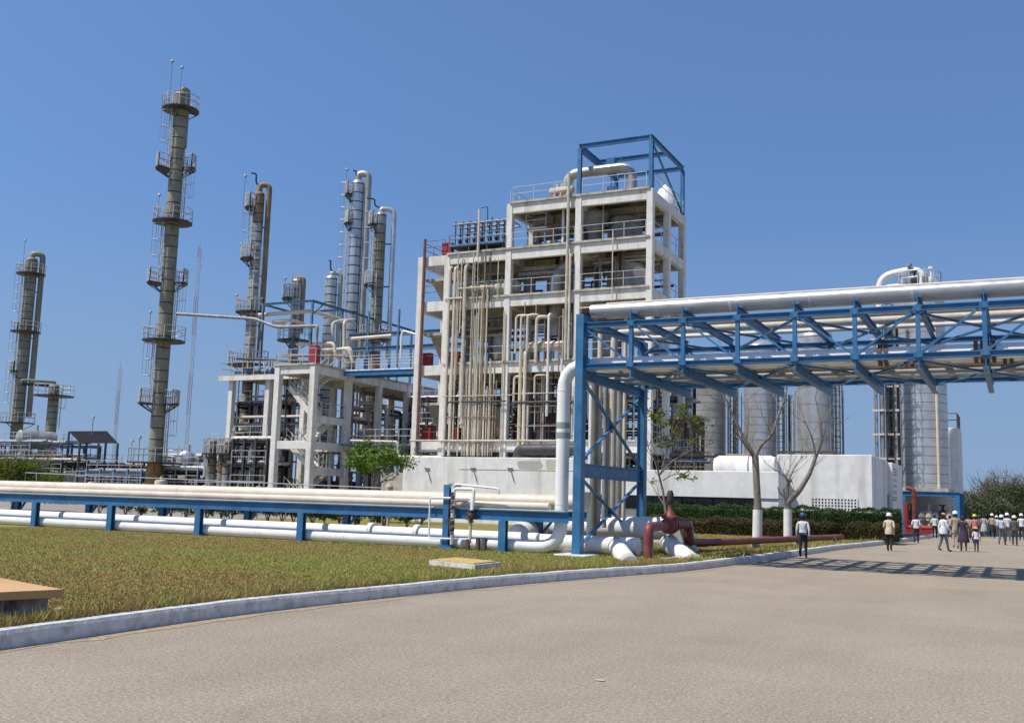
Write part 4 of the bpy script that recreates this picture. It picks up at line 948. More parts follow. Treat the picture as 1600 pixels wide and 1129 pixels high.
for k_, (lab, y_) in enumerate((('dark square process module low in the stair tower gallery', 66.5),('second dark process module deeper in the gallery', 73.0))):
    t = thing('process_module', lab, 'module', (-47.4,y_,G))
    M().cbox(-48.3,-46.6,y_-1.3,y_+1.3,G,2.7,.05).build('housing', MT['dark'], t)
    M().lathe([(.5,2.7),(.5,4.0),(.3,4.25),(.03,4.3)], (-47.4,y_,0), 14).build('upright_pot', MT['grey'], t)
# deck pipework and blue steel frame above the gallery
bf = thing('deck_steel_frame', 'open blue steel pipe frame on the gallery deck', 'steel frame', (-49,66,ZG+.13))
yA, yB2 = 64.2, 68.2
fx = [xx(410,500,yA), xx(487,500,yA)]; zA_ = zz(487,470,yA); 
xe = -44.7
for x in (fx[0],fx[1]):
    for y in (yA,yB2): M().ibeam((x,y,ZG+.13),(x,y,zA_-.1),.16,.16,.03,(0,1,0)).build('post', MT['blue_old'], bf)
for y in (yA,yB2): M().ibeam((fx[0]-.1,y,zA_),(fx[1]+.1,y,zA_),.14,.18,.03).build('beam', MT['blue_old'], bf)
M().ibeam((fx[0],yA+.1,zA_-.001),(fx[0],yB2-.1,zA_-.001),.12,.16,.03).build('beam', MT['blue_old'], bf)
zt2 = zA_
M().ibeam((fx[1],yA+.1,zt2),(fx[1],79,zt2),.14,.18,.03).build('long_beam', MT['blue_old'], bf)
for y in (71.8,75.5,79): M().ibeam((fx[1],y,ZG+.13),(fx[1],y,zt2-.1),.16,.16,.03,(0,1,0)).build('post', MT['blue_old'], bf)
M().bar((fx[1],yA+.1,zA_-1.0),(fx[1],yA+1.3,zA_-.1),.08,.1).build('knee_brace', MT['blue_old'], bf)
for (z, y) in ((zz(600,522,70),70.0),(zz(600,540,70),71.2)):
    M().ibeam((xx(545,530,y),y,z),(CX[0]-.5,y,z),.2,.36,.04).build('cross_girder', MT['blue_old'], bf)
for px in (575,622): x = xx(px,530,69.9); M().ibeam((x,69.9,ZG),(x,69.9,zz(600,522,70)+2.0),.14,.14,.03,(0,1,0)).build('post', MT['blue_old'], bf)
def dpipe(label, P, Y, r, m, bend=.35): return pipe('pipe', label, [at(x,y,Y=Yq) for (x,y,Yq) in [(p[0],p[1],p[2] if len(p) > 2 else Y) for p in P]], r, MT[m], bend, 12)
dpipe('long cream pipe crossing above the gallery deck', ((405,492),(487,486),(535,500,68.5)), 64.6, .16, 'cream')
dpipe('flat cream loop pipe above the gallery deck', ((445,505,66.5),(425,503),(455,500),(475,506,67)), 64.8, .13, 'cream')
dpipe('grey pipe from the tall column bending to the gallery deck', ((276,490,62),(398,498,63.6),(432,511,63.8),(497,509,63.8),(495,520,63.8),(494,548,63.8)), 63.8, .13, 'grey', .4)
dpipe('low cream pipe with a downturned end on the gallery deck', ((464,538),(522,536),(525,560)), 64.4, .13, 'cream')
dpipe('yellowed pipe with a downturned end on the gallery deck', ((499,547),(545,545),(551,565)), 64.9, .13, 'tan')
dpipe('second downturned cream pipe on the gallery deck', ((530,545),(548,543),(552,566)), 65.3, .12, 'cream')
dpipe('shorter upright tan pipe on the gallery deck', ((520,545),(520,504),(540,500,66.5)), 65.6, .15, 'tan')
dpipe('taller upright tan pipe on the gallery deck', ((538,545),(538,502),(552,500,67.5)), 66, .15, 'tan')
dpipe('pale yellow horizontal pipe beside the blue girders', ((538,530),(612,524)), 66.4, .13, 'cream')
dpipe('thin grey pipe hooking over the blue girders', ((626,560),(628,516),(650,522)), 66.8, .08, 'whitep')
dpipe('dark header pipe across the gallery deck front', ((370,560),(480,565)), 63.4, .1, 'dark')
dpipe('rusty header pipe across the gallery deck front', ((440,555),(545,556)), 63.7, .12, 'rusty')
q = at(492,553,Y=59.2); s = M(); s.cbox(q.x-.3,q.x+.3,58.9,59.5,ZS+.15,ZS+1.5,.03); s.build('hose_cabinet', MT['redb'], None, label='red hose cabinet on top of the stair tower', cat='cabinet')
for i in range(16):
    x = rj.uniform(-57,-51); y = rj.uniform(63.6,67.5); t = thing('pump', 'small dark pump set on the gallery deck', 'pump', (x,y,ZG+.12), 'pumps on the gallery deck')
    M().lathe([(.06,-.5),(.22,-.48),(.22,.1),(.1,.12),(.1,.3),(.28,.32),(.28,.55),(.05,.57)], (x,y,ZG+.55), 12, 'X').build('motor', MT[rj.choice(('dark','grey','blue_old'))], t)
    M().box(x-.55,x+.6,y-.25,y+.25,ZG+.12,ZG+.35).build('base', MT['grey'], t)
    M().tube([(x+.45,y,ZG+.6),(x+.45,y,ZG+rj.uniform(1.2,2.2))], .07, 8).build('outlet', MT['tan'], t)
# ================================================================== TALL PROCESS COLUMNS
def pcol(label, px, py, Y, w, ytop, mats, plats=(), ladders=(), over=None, course=.75, vent=None, rod=None, skirt=None, group=None, foot=G, dome=True):
    """upright process column. mats: [(pixel row where this cladding starts, material)] from the bottom up;
    plats: (row, angle0, angle1, reach); ladders: (row0,row1,angle). Angles are from the camera side, + to the right"""
    X = xx(px, py, Y); r = rpx(w, X, Y); th = math.degrees(math.atan2(-Y, -X))
    zr = lambda row: zz(px, row, Y) if row < 5000 else foot
    # rows are read along the leaning image of the vertical, so correct x by the row
    def zr(row):
        p = at(px, py, Y=Y); v = (CR.transposed() @ (Vector((X, Y, 0))-Vector((0,0,CZ)))); 
        lo, hi = -5., 80.
        for _ in range(40):
            m = (lo+hi)/2; q = CR.transposed() @ (Vector((X, Y, m))-Vector((0,0,CZ))); yy = PH/2-FPX*q.y/-q.z
            if yy > row: lo = m
            else: hi = m
        return lo
    t = thing('process_column', label, 'column', (X,Y,foot), group)
    zt = zr(ytop); zm = [(zr(a) if a else foot, m) for a, m in mats]
    z = foot
    if skirt:
        zs = zr(skirt[0]); M().lathe([(r*1.35,foot),(r*1.3,foot+.4),(r*1.06,zs)], (X,Y,0), 20).build('skirt', skirt[1], t); z = zs
    src = {}
    n = max(1, round((zt-z)/course)); h = (zt-z)/n
    for i in range(n):
        zc = z+h*(i+.5); m = [mm for a, mm in zm if a <= zc][-1] if zm[0][0] <= zc else zm[0][1]
        if m.name not in src:
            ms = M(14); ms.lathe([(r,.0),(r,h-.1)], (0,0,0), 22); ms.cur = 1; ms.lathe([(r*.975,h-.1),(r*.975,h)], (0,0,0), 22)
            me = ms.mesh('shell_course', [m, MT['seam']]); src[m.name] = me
        o = bpy.data.objects.new('shell_course', src[m.name]); COL.objects.link(o); o.parent = t; o.location = (0,0,z+h*i-foot); o.rotation_euler = (0,0,RND.random()); ORG[o.name] = ORG[t.name]
    if dome: M().lathe([(r,zt),(r*.93,zt+r*.3),(r*.7,zt+r*.52),(r*.35,zt+r*.66),(.02,zt+r*.7)], (X,Y,0), 22).build('top_head', zm[-1][1], t)
    for row, a0, a1, reach in plats:
        zp = zr(row); ro = r+reach; c = (X,Y)
        d = M().sector(c, r*1.02, ro, th+a0, th+a1, zp-.09, zp, 14)
        for a in (a0+8,(a0+a1)/2,a1-8):
            g = math.radians(th+a); d.bar((X+r*math.cos(g),Y+r*math.sin(g),zp-.75),(X+(ro-.1)*math.cos(g),Y+(ro-.1)*math.sin(g),zp-.12),.07,.07)
        d = d.build('platform', MT['dark'], t)
        P = [(X+(ro-.04)*math.cos(math.radians(th+a0+(a1-a0)*i/14)), Y+(ro-.04)*math.sin(math.radians(th+a0+(a1-a0)*i/14)), zp) for i in range(15)]
        s = M().rail(P, 1.1, .034, .8); 
        for e in (0,-1): g = math.radians(th+(a0 if e == 0 else a1)); q = (X+(r+.05)*math.cos(g),Y+(r+.05)*math.sin(g),zp); s.rail([q, P[e]], 1.1, .034, 1)
        s.build('railing', MT['galv'], d)
    for r0, r1, a in ladders:
        g = math.radians(th+a); q = Vector((X+(r+.22)*math.cos(g),Y+(r+.22)*math.sin(g),0)); sd = (-math.sin(g),math.cos(g),0)
        z0, z1 = zr(r1), zr(r0); lo = M().ladder(q+Vector((0,0,z0)), q+Vector((0,0,z1+1.0)), sd); lo = lo.build('ladder', MT['galv'], t)
        if z1-z0 > 3: M().cage(q+Vector((0,0,z0+2.2)), q+Vector((0,0,z1+1.0)), sd, (math.cos(g),math.sin(g),0)).build('ladder_cage', MT['galv'], t)
    if over:
        a, out, row, wp, up, m = over; g = math.radians(th+a); d = Vector((math.cos(g),math.sin(g),0)); c = Vector((X,Y,0)); rr = rpx(wp, X, Y); D = r+rr+out
        M().tube([c+Vector((0,0,zt+r*.5)), c+Vector((0,0,zt+up)), c+d*D+Vector((0,0,zt+up)), c+d*D+Vector((0,0,zr(row)))], rr, 14, min(.6, D*.49)).build('overhead_pipe', m, t)
        for f in (.2,.5,.8):
            zq = zt+(zr(row)-zt)*f; M().bar(c+d*r+Vector((0,0,zq)), c+d*D+Vector((0,0,zq)), .1, .1).build('pipe_bracket', MT['dark'], t)
    if vent:
        a, out, up = vent; g = math.radians(th+a); d = Vector((math.cos(g),math.sin(g),0)); c = Vector((X,Y,zt+r*.5))
        M().tube([c, c+Vector((0,0,up*.35)), c+d*out*.5+Vector((0,0,up*.5)), c+d*out*.5+Vector((0,0,up)), c+d*out*1.1+Vector((0,0,up))], .07, 8, .25).build('vent_pipe', MT['dark'], t)
    for (a, out, row0, row1) in (rod or ()):
        g = math.radians(th+a); p = (X+(r+out)*math.cos(g),Y+(r+out)*math.sin(g)); z0, z1 = zr(row1), zr(row0)
        M().tube([(p[0],p[1],z0),(p[0],p[1],z1)], .03, 5).build('mast_rod', MT['grey'], t)
        M().lathe([(.04,.14),(.14,.02),(.16,-.05),(.02,-.06)], (p[0],p[1],z1), 8).build('lamp_head', MT['grey'], t)
    return t, X, r, zt
pcol('tallest slender column with many railed platforms and an ochre base', 248, 640, 62, 21.5, 150, [(0,MT['shell'])],
     plats=[(172,-175,120,.95),(265,-150,-60,1.1),(262,50,130,1.0),(347,-180,179,1.05),(443,-150,-60,1.1),(441,50,130,1.0),(532,-180,179,1.15),(630,-150,-60,1.1),(630,40,130,1.0),(722,-180,179,1.6)],
     ladders=[(172,265,-75),(262,347,70),(347,443,-75),(441,532,70),(532,630,-75),(630,722,70)], course=.95,
     rod=[(-80,.4,100,172),(-10,.3,112,160),(-110,.7,305,347),(-110,.7,488,532),(-100,1.3,690,722)], skirt=(722,MT['orange']), over=(95,-.35,230,9,.55,MT['shell']))
pcol('thin tall column with a rust brown top and a purple grey side pipe', 395, 470, 66, 17, 305, [(0,MT['shell']),(560,MT['alu2']),(350,MT['rusty'])],
     plats=[(325,-150,-40,.7),(405,-150,-20,.8),(488,-180,40,.9),(570,-180,60,1.3)], ladders=[(405,488,15),(488,570,15),(325,405,-60)], over=(80,.12,560,9,.9,MT['rusty']), vent=(-80,.7,1.6),
     rod=[(-90,.8,277,325),(-100,.8,382,405),(-100,.9,462,488)], course=.8)
pcol('tallest of the twin silver columns behind the gallery with a loop pipe', 553, 420, 76, 21.5, 288, [(0,MT['alu2']),(560,MT['alu'])],
     plats=[(305,-140,-50,.6),(350,-100,-40,.5)], ladders=[(305,520,-80)], over=(75,.05,560,11,1.0,MT['alu2']), rod=[(-100,.5,265,305)], course=.85, vent=(-60,.5,.9))
pcol('rust streaked column beside the taller silver one with a loop pipe', 591, 430, 73.5, 18.5, 337, [(0,MT['rusty']),(545,MT['alu2']),(520,MT['shell']),(345,MT['alu2'])],
     plats=[(352,-160,-40,.6),(445,-160,-20,.7),(530,-170,150,.9)], ladders=[(352,445,-70),(445,530,-30)], over=(85,.45,560,8,.6,MT['alu']), course=.8, vent=(-80,1.2,1.2))
pcol('shorter silver column with bracket lamp behind the gallery deck', 515, 490, 71.5, 19.5, 436, [(0,MT['alu2']),(560,MT['alu'])], plats=[], ladders=[], over=(85,.1,560,7,.55,MT['alu2']), vent=(-40,.4,1.3), course=.7)
pcol('short grey column with a half round platform behind the gallery deck', 461, 500, 70.5, 16, 440, [(0,MT['alu2'])], plats=[(467,-160,-30,.8),(532,-180,100,1.0)], ladders=[(467,532,0),(445,467,-20)], over=(80,-.1,520,8,.3,MT['shell']), rod=[(-90,.6,436,467)], course=.7)
pcol('far column at the edge of the plant with two side pipes', 38, 540, 80, 16.5, 408, [(0,MT['shell'])], plats=[(428,-180,179,.95),(518,-180,179,1.0),(580,-170,-40,.7),(660,-180,100,1.2)],
     ladders=[(428,518,-80),(518,580,-80),(580,660,-80)], over=(85,.15,650,8,.9,MT['shell']), rod=[(-60,.4,378,420)], course=.85)
pcol('stumpy column in a blue braced stand at the far left', 82, 640, 80, 15, 605, [(0,MT['shell'])], plats=[(618,-180,179,1.6)], ladders=[(618,668,60)], over=(-90,2.6,600,4,.6,MT['shell']), course=.7, foot=G)
def pots():
    for px, top, w, lab in ((331,690,13,'short stained pot column beside the round drum'),(355,692,15,'second short stained pot column with pipes'),(345,712,9,'slim pot column between the two stained ones')):
        pcol(lab, px, 730, 60, w, top, [(0,MT['alu2']),(735,MT['rusty'])], plats=[(708,-180,100,.5)] if px != 345 else [], ladders=[(708,745,-80)] if px == 331 else [], course=.6)
pots()
# guyed radio masts far behind
def mast(label, px0, y0, px1, y1, Y):
    X = xx(px0,y0,Y); z0, z1 = G, zz(px1,y1,Y); w = .45; t = thing('radio_mast', label, 'mast', (X,Y,G)); n = int((z1-z0)/2.2); h = (z1-z0)/n
    leg = [(w*math.cos(a), w*math.sin(a)) for a in (0.3, 2.39, 4.49)]
    for i in range(n):
        s = M(); zb_ = z0+h*i
        for j in range(3):
            a = leg[j]; b = leg[(j+1) % 3]
            s.tube([(X+a[0],Y+a[1],zb_),(X+a[0],Y+a[1],zb_+h)], .05, 4, caps=False); s.tube([(X+a[0],Y+a[1],zb_),(X+b[0],Y+b[1],zb_+h)], .03, 3, caps=False); s.tube([(X+a[0],Y+a[1],zb_+h),(X+b[0],Y+b[1],zb_+h)], .03, 3, caps=False)
        s.build('lattice_section', MAST[(i//4) % 2], t)
    M().tube([(X,Y,z1),(X,Y,z1+2)], .04, 5).build('tip_rod', MT['grey'], t)
MAST = [mat('faded_red_mast', (.40,.22,.20), .7, v=.1), mat('faded_white_mast', (.52,.53,.55), .7, v=.1)]
mast('tall red and white lattice radio mast behind the tallest column', 293, 660, 309, 388, 170)
mast('smaller lattice radio mast standing alone far behind the plant', 179, 690, 184, 573, 200)

# ================================================================== LEFT PROCESS YARD
rl = random.Random(17)
def steel_rack(label, x0, x1, y0, y1, zt, levels, m='grey', bays=3, pipes=8, name='steel_rack'):
    t = thing(name, label, 'pipe rack', ((x0+x1)/2,(y0+y1)/2,G))
    for i in range(bays+1):
        x = x0+(x1-x0)*i/bays
        for y in (y0,y1): M().ibeam((x,y,G),(x,y,zt),.2,.2,.03,(0,1,0)).build('post', MT[m], t)
        for z in levels: M().ibeam((x,y0,z),(x,y1,z),.14,.2,.03).build('cross_beam', MT[m], t)
    for z in levels:
        for y in (y0,y1): M().ibeam((x0,y-.001,z+.2),(x1,y-.001,z+.2),.14,.18,.03).build('long_beam', MT[m], t)
        for k in range(pipes//len(levels)):
            y = rl.uniform(y0+.2,y1-.2); r = rl.choice((.06,.09,.12,.16)); M().tube([(x0-.6,y,z+.3+r),(x1+.6,y,z+.3+r)], r, 8).build('pipe', MT[rl.choice(('cream','tan','grey','alu2','whitep','rusty'))], t)
        M().rail([(x0,y0-.1,z+.3),(x1,y0-.1,z+.3)], 1.0, .03, 1.3).build('railing', MT['galv'], t)
    for k in range(pipes):
        x = rl.uniform(x0,x1); y = rl.uniform(y0,y1); M().tube([(x,y,G),(x,y,rl.uniform(levels[0],zt+.3))], rl.choice((.05,.07,.1)), 7).build('riser', MT[rl.choice(('cream','tan','grey','alu2','dark','rusty'))], t)
    return t
def xr(px, Y, py=700): return xx(px, py, Y)
steel_rack('steel pipe rack beneath the far left column', xr(-30,76), xr(60,76), 75,79, 6.2, (2.4,4.6,6.0), 'blue_old', 3, 18)
steel_rack('steel pipe rack behind the drum and left of the shelter', xr(60,84), xr(135,84), 82,86, 6.4, (2.6,4.8,6.2), 'blue_old', 3, 16)
steel_rack('low pipe rack between the shelter and the tallest column', xr(150,70,730), xr(235,70,730), 69,72, 3.4, (1.6,2.9), 'blue_old', 4, 14)
steel_rack('small pipe rack behind the round drum right of the tallest column', xr(256,68,710), xr(312,68,710), 67,70, 4.6, (2.0,4.2), 'grey', 2, 12)
steel_rack('crowded pipe rack left of the stair tower', xr(322,61.2,710), xr(376,61.2,710), 61.5,65, 5.2, (1.7,3.3,4.8), 'grey', 3, 20)
steel_rack('low pipe rack in front of the stair tower foot', xr(330,57,745), xr(420,57,745), 55.5,57, 1.5, (1.0,), 'grey', 4, 6)
steel_rack('far pipe rack on the skyline left of the tallest column', xr(120,110,715), xr(240,110,715), 108,112, 5.0, (2.5,4.6), 'grey', 6, 14)
steel_rack('steel rack beneath the thin tall column', xr(372,67.5,700), xr(420,67.5,700), 66.8,68.3, 8.2, (3.2,5.6,8.0), 'grey', 2, 22)
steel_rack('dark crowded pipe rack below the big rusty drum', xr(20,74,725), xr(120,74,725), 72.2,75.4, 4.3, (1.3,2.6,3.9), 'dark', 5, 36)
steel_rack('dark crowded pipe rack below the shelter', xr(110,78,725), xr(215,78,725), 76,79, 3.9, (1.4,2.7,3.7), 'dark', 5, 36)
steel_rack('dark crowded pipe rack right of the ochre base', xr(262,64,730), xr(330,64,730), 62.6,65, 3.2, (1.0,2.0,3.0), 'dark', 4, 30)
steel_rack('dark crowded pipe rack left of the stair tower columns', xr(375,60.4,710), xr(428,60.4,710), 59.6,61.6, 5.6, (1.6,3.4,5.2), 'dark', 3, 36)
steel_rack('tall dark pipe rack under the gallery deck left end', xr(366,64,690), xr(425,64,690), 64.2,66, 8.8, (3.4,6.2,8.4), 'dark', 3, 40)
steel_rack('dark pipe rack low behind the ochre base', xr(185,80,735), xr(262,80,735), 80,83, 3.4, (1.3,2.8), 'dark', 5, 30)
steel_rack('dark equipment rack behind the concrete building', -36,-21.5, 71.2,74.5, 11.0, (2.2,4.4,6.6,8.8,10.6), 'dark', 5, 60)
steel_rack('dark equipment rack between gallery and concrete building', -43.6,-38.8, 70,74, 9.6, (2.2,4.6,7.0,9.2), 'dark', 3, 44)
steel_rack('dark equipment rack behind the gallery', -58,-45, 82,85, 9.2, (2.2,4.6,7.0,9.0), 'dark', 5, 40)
def hdrum(label, c, r, L, ang, m, zc, cradle='concblk'):
    """lying drum, axis at angle ang in plan"""
    t = thing('drum', label, 'drum', (c[0],c[1],G)); d = Vector((math.cos(ang),math.sin(ang),0)); p = Vector((c[0],c[1],zc))
    s = M().tube([p-d*L/2, p+d*L/2], r, 24, caps=False); s.build('shell', m, t)
    for sg in (-1,1):
        e = M(); P = [p+d*sg*(L/2+r*.3*k) for k in (0,.45,.8,1)]
        q = [1,.85,.5,.05]; n = 24; u = Vector((-d.y,d.x,0)); vs_ = []
        for P_, k in zip(P, q):
            for j in range(n): a = 2*math.pi*j/n; vs_.append(P_+u*r*k*math.cos(a)+Vector((0,0,r*k*math.sin(a))))
        e.add(vs_, [(i*n+j, i*n+(j+1)%n, (i+1)*n+(j+1)%n, (i+1)*n+j) for i in range(3) for j in range(n)], True); e.build('end_head', m, t)
        M().tube([p+d*sg*L*.3+Vector((0,0,-.0)), p+d*sg*(L*.3+.1)], r*1.015, 24).build('strap', MT['grey'], t)
        q_ = p+d*sg*L*.3; M().box(q_.x-.5,q_.x+.5,q_.y-.5,q_.y+.5,G,zc-r*.75).build('cradle', MT[cradle], t)
    M().tube([p+Vector((0,0,r*.9)), p+Vector((0,0,r+.6))], .12, 8).build('nozzle', m, t)
q = at(62,687,Y=78); hdrum('big rusty grey drum on a stand below the stumpy column', (q.x-.5,78), rpx(27,q.x,78), 3.6, math.radians(70), MT['alu2'], q.z)
q = at(286,718,Y=66); hdrum('round pale drum end beside the tallest column', (q.x,66.6), rpx(26,q.x,66), 2.6, math.radians(-55), MT['alu'], q.z)
def shelter():
    Y = 73; a, b, c_, d = at(108,674,Y=75.5), at(167,673,Y=75.5), at(184,694,Y=71), at(125,692,Y=71)
    t = thing('shelter', 'open steel shelter with a dark sloping sheet roof', 'shelter', ((a.x+c_.x)/2,73.5,G))
    P = [Vector((d.x,71,d.z)), Vector((c_.x,71,d.z)), Vector((b.x,75.5,a.z)), Vector((a.x,75.5,a.z))]
    n = 10
    for i in range(n):
        s = M(); l0, l1 = P[0]+(P[1]-P[0])*(i/n), P[0]+(P[1]-P[0])*((i+.97)/n); h0, h1 = P[3]+(P[2]-P[3])*(i/n), P[3]+(P[2]-P[3])*((i+.97)/n); u = Vector((0,0,.05))
        s.add([l0,l1,h1,h0,l0+u,l1+u,h1+u,h0+u],[(3,2,1,0),(4,5,6,7),(0,1,5,4),(1,2,6,5),(2,3,7,6),(3,0,4,7)]); s.build('roof_sheet', MT['sheet'], t)
    for i in (0,.5,1):
        for lo, hi in ((P[0],P[1]),(P[3],P[2])): p = lo+(hi-lo)*i; M().bar((p.x,p.y,G),(p.x,p.y,p.z-.02),.16,.16).build('post', MT['dark'], t)
    M().rail([(P[0].x,70.8,2.1),(P[1].x+1.5,70.8,2.1)], 1.1, .035, 1.2).build('railing', MT['galv'], t)
    M().box(P[0].x-.5,P[1].x+1.5,70.8,74.5,1.95,2.1).build('floor_deck', MT['grey'], t)
    for i in range(5): x = P[0].x-.3+(P[1].x-P[0].x+1.6)*i/4; M().bar((x,71.2,G),(x,71.2,1.95),.16,.16).build('deck_leg', MT['grey'], t)
shelter()
q = at(95,706,Y=73.5); s = M(); s.cbox(q.x-1.6,q.x+2.4,72.6,75,1.9,2.9,.04); s.box(q.x-1.2,q.x-.9,73,74.6,G,1.9); s.box(q.x+1.7,q.x+2,73,74.6,G,1.9); s.build('pale_tank', MT['concblk'], None, label='pale box tank on legs in front of the rusty drum', cat='tank')
# scattered equipment among the racks
for i in range(30):
    px = rl.uniform(10,425); Y = rl.choice((60,64,72,78)); x = xr(px,Y,735); r = rl.uniform(.3,.6); h = rl.uniform(1.2,2.6)
    drum(x, Y+rl.uniform(-1,1), G, r, h, MT[(mm := rl.choice(('alu2','grey','rusty','tan')))], {'alu2':'dull silver','grey':'grey','rusty':'rust brown','tan':'tan'}[mm]+' upright pot standing among the yard pipe racks', 'pots in the left yard')
for i, (px, Y, lab) in enumerate(((212,66,'bracket floodlight on a thin pole left of the ochre base'),(360,60.5,'floodlight on a thin pole above the pot columns'),(136,74,'floodlight on a thin pole beside the shelter roof'))):
    flood(px, (683,672,652)[i], 770, Y, lab)
# small barrels behind the rack
s = M(); q = at(608,765,Y=36); s.lathe([(.16,1.0),(.16,zz(608,764,36)),(.17,zz(608,760,36)),(.05,zz(608,754,36))], (q.x,36,0), 12); s.lathe([(.06,G),(.06,1.0)], (q.x,36,0), 8); s.build('marker_post', MT['concblk'], None, label='small grey capped marker post behind the cream pipes', cat='post')

# ================================================================== SILVER SILOS ON THE RIGHT
def silo(label, px0, px1, pyr, Y, ytop, ybase, m, course, dome=True, pipes=True):
    a, b = at(px0,pyr,Y=Y), at(px1,pyr,Y=Y); X = (a.x+b.x)/2; r = rpx(px1-px0, X, Y); zt = zz((px0+px1)/2, ytop, Y); z0 = zz((px0+px1)/2, ybase, Y) if ybase else G
    t = thing('silo', label, 'silo', (X,Y,G))
    n = max(3, round((zt-z0)/course)); h = (zt-z0)/n
    for v in range(2):
        pass
    ms = M(8); ms.lathe([(r*.995,0),(r,.03),(r,h-.05)], (0,0,0), 48); ms.cur = 1; ms.lathe([(r*.99,h-.05),(r*.99,h)], (0,0,0), 48); me = ms.mesh('shell_course', [m, MT['grey']])
    for i in range(n):
        o = bpy.data.objects.new('shell_course', me); COL.objects.link(o); o.parent = t; o.location = (0,0,z0-G+h*i); o.rotation_euler = (RND.uniform(-.004,.004),RND.uniform(-.004,.004),RND.random()*6); ORG[o.name] = ORG[t.name]
    if dome: M().lathe([(r*1.02,zt),(r*.96,zt+r*.22),(r*.75,zt+r*.45),(r*.4,zt+r*.6),(.02,zt+r*.66)], (X,Y,0), 36).build('top_head', m, t)
    M().lathe([(r*1.04,G),(r*1.04,z0)], (X,Y,0), 30).build('base_skirt', MT['concblk'] if ybase else m, t)
    return t, X, r, zt
YL = 84.0
silo('dull silver silo standing next to the concrete building', 1086,1134,660,YL,585,None,MT['alu2'],.62)
silo('silver silo with a rust patch between two others behind the bare trees', 1163,1213,660,YL,548,None,MT['alu'],.62)
silo('smooth bright silver silo nearest the white plant room', 1247,1301,660,YL,528,None,MT['alu'],1.4)
sl_, SX, SR, SZ = silo('largest banded silver silo above the blue gate frame', 1407,1477,660,79.5,470,768,MT['alu'],.62)
# downpipe on the big silo
s = M(); th = math.atan2(-79.5,-SX)+math.radians(32); p = Vector((SX+(SR+.12)*math.cos(th),79.5+(SR+.12)*math.sin(th),0))
s.tube([p+Vector((0,0,zz(1458,762,78))), p+Vector((0,0,SZ-.5))], .1, 8); s.build('downpipe', MT['cream'], sl_)
# white overhead pipes above the big silo
pz = lambda x, y: at(x, y, Y=79.5)
pipe('pipe', 'thick white hoop pipe on top of the largest silo', [pz(1376,560),pz(1374,432),pz(1420,422),pz(1440,424),pz(1441,452)], .27, MT['whitep'], 1.0, 14)
pipe('pipe', 'thinner white pipe below the hoop on the largest silo', [pz(1381,560),pz(1379,448),pz(1418,445)], .14, MT['whitep'], .5, 10)
tp = M().lathe([(SR*.9,SZ+SR*.5),(SR*.9,SZ+SR*.56)], (SX,79.5,0), 20).build('platform', MT['grey'], sl_)
M().rail([(SX+SR*.88*math.cos(i*math.pi/8),79.5+SR*.88*math.sin(i*math.pi/8),SZ+SR*.56) for i in range(17)], 1.1, .03, .8).build('railing', MT['galv'], tp)
for px, h in ((1422,1.8),(1430,1.3),(1446,.9),(1456,1.5),(1412,.8)):
    x = xx(px,450,79.5); z = SZ+SR*.56; M().lathe([(.18,0),(.18,.1),(.08,.2),(.2,.4),(.2,.7),(.08,.8),(.08,h-.2),(.2,h-.15),(.2,h)], (x,79.2,z), 10).build('valve', MT[rl.choice(('dark','grey','whitep'))], tp)
# service ladders and pipe bundles between the silos
def bundle(label, px0, px1, Y, ytop, n, lad=None, rungs=False):
    x0, x1 = xr(px0,Y,640), xr(px1,Y,640); zt_ = zz((px0+px1)/2, ytop, Y); t = thing('pipe_bundle', label, 'pipes', ((x0+x1)/2,Y,G))
    for i in range(n):
        x = x0+(x1-x0)*(i+.5)/n+rl.uniform(-.05,.05); y = Y+rl.uniform(-.4,.4)
        M().tube([(x,y,G),(x,y,zt_-rl.uniform(0,1.5))], rl.choice((.05,.07,.1,.13)), 8).build('riser', MT[rl.choice(('grey','alu2','cream','blue_old','dark','alu'))], t)
    if lad:
        x = xr(lad,Y,640); l = M().ladder((x,Y-.6,4.5),(x,Y-.6,zt_), (1,0,0), .5, .45).build('ladder', MT['dark'], t); M().cage((x,Y-.6,6),(x,Y-.6,zt_),(1,0,0),(0,-1,0),.38,.025).build('ladder_cage', MT['dark'], t)
    k = int((zt_-G)/1.7)
    if rungs:
        for i in range(2, k): z = G+i*1.7; M().bar((x0,Y-.5,z),(x1,Y-.5,z),.1,.14).build('tie_bar', MT['cream'], t)
    return t
bundle('dark ladders and pipes between the first and second silo', 1136,1160,YL,600,6,1148)
bundle('dark ladders and pipes between the second and third silo', 1216,1246,YL,600,8,1222)
bundle('ladder and thin pipes right of the smooth silo', 1303,1318,YL,590,3,1309)
bundle('pale pipe bundle with cross ties left of the largest silo', 1364,1406,77,480,9,1392,True)
bundle('pipes and dark ladder between concrete building and first silo', 1022,1084,76,560,7,1074)
s = M(); x = xr(1056,74,640); s.lathe([(rpx(15,x,74),G),(rpx(15,x,74),zz(1056,590,74)),(.1,zz(1056,584,74))], (x,74,0), 18); s.build('vent_stack', MT['conc'], None, label='pale upright duct between concrete building and first silo', cat='duct')
pipe('pipe', 'thin lightning rod pole standing right of the smooth silo', [(xr(1316,86,640),86,G),(xr(1316,86,640),86,zz(1316,590,86))], .05, MT['grey'])
pipe('pipe', 'reddish pipe along the roof below the silos', [at(1028,710,Y=66),at(1170,712,Y=66)], .13, MT['rusty'])
pipe('pipe', 'blue pipe along the roof below the silos', [at(1028,720,Y=65),at(1110,720,Y=65)], .16, MT['blue_old'])
steel_rack('red and blue pump rack on the roof behind the young tree', xr(1026,66.5,680), xr(1082,66.5,680), 66.5,69, 7.6, (4.6,7.0), 'brownred', 2, 14)
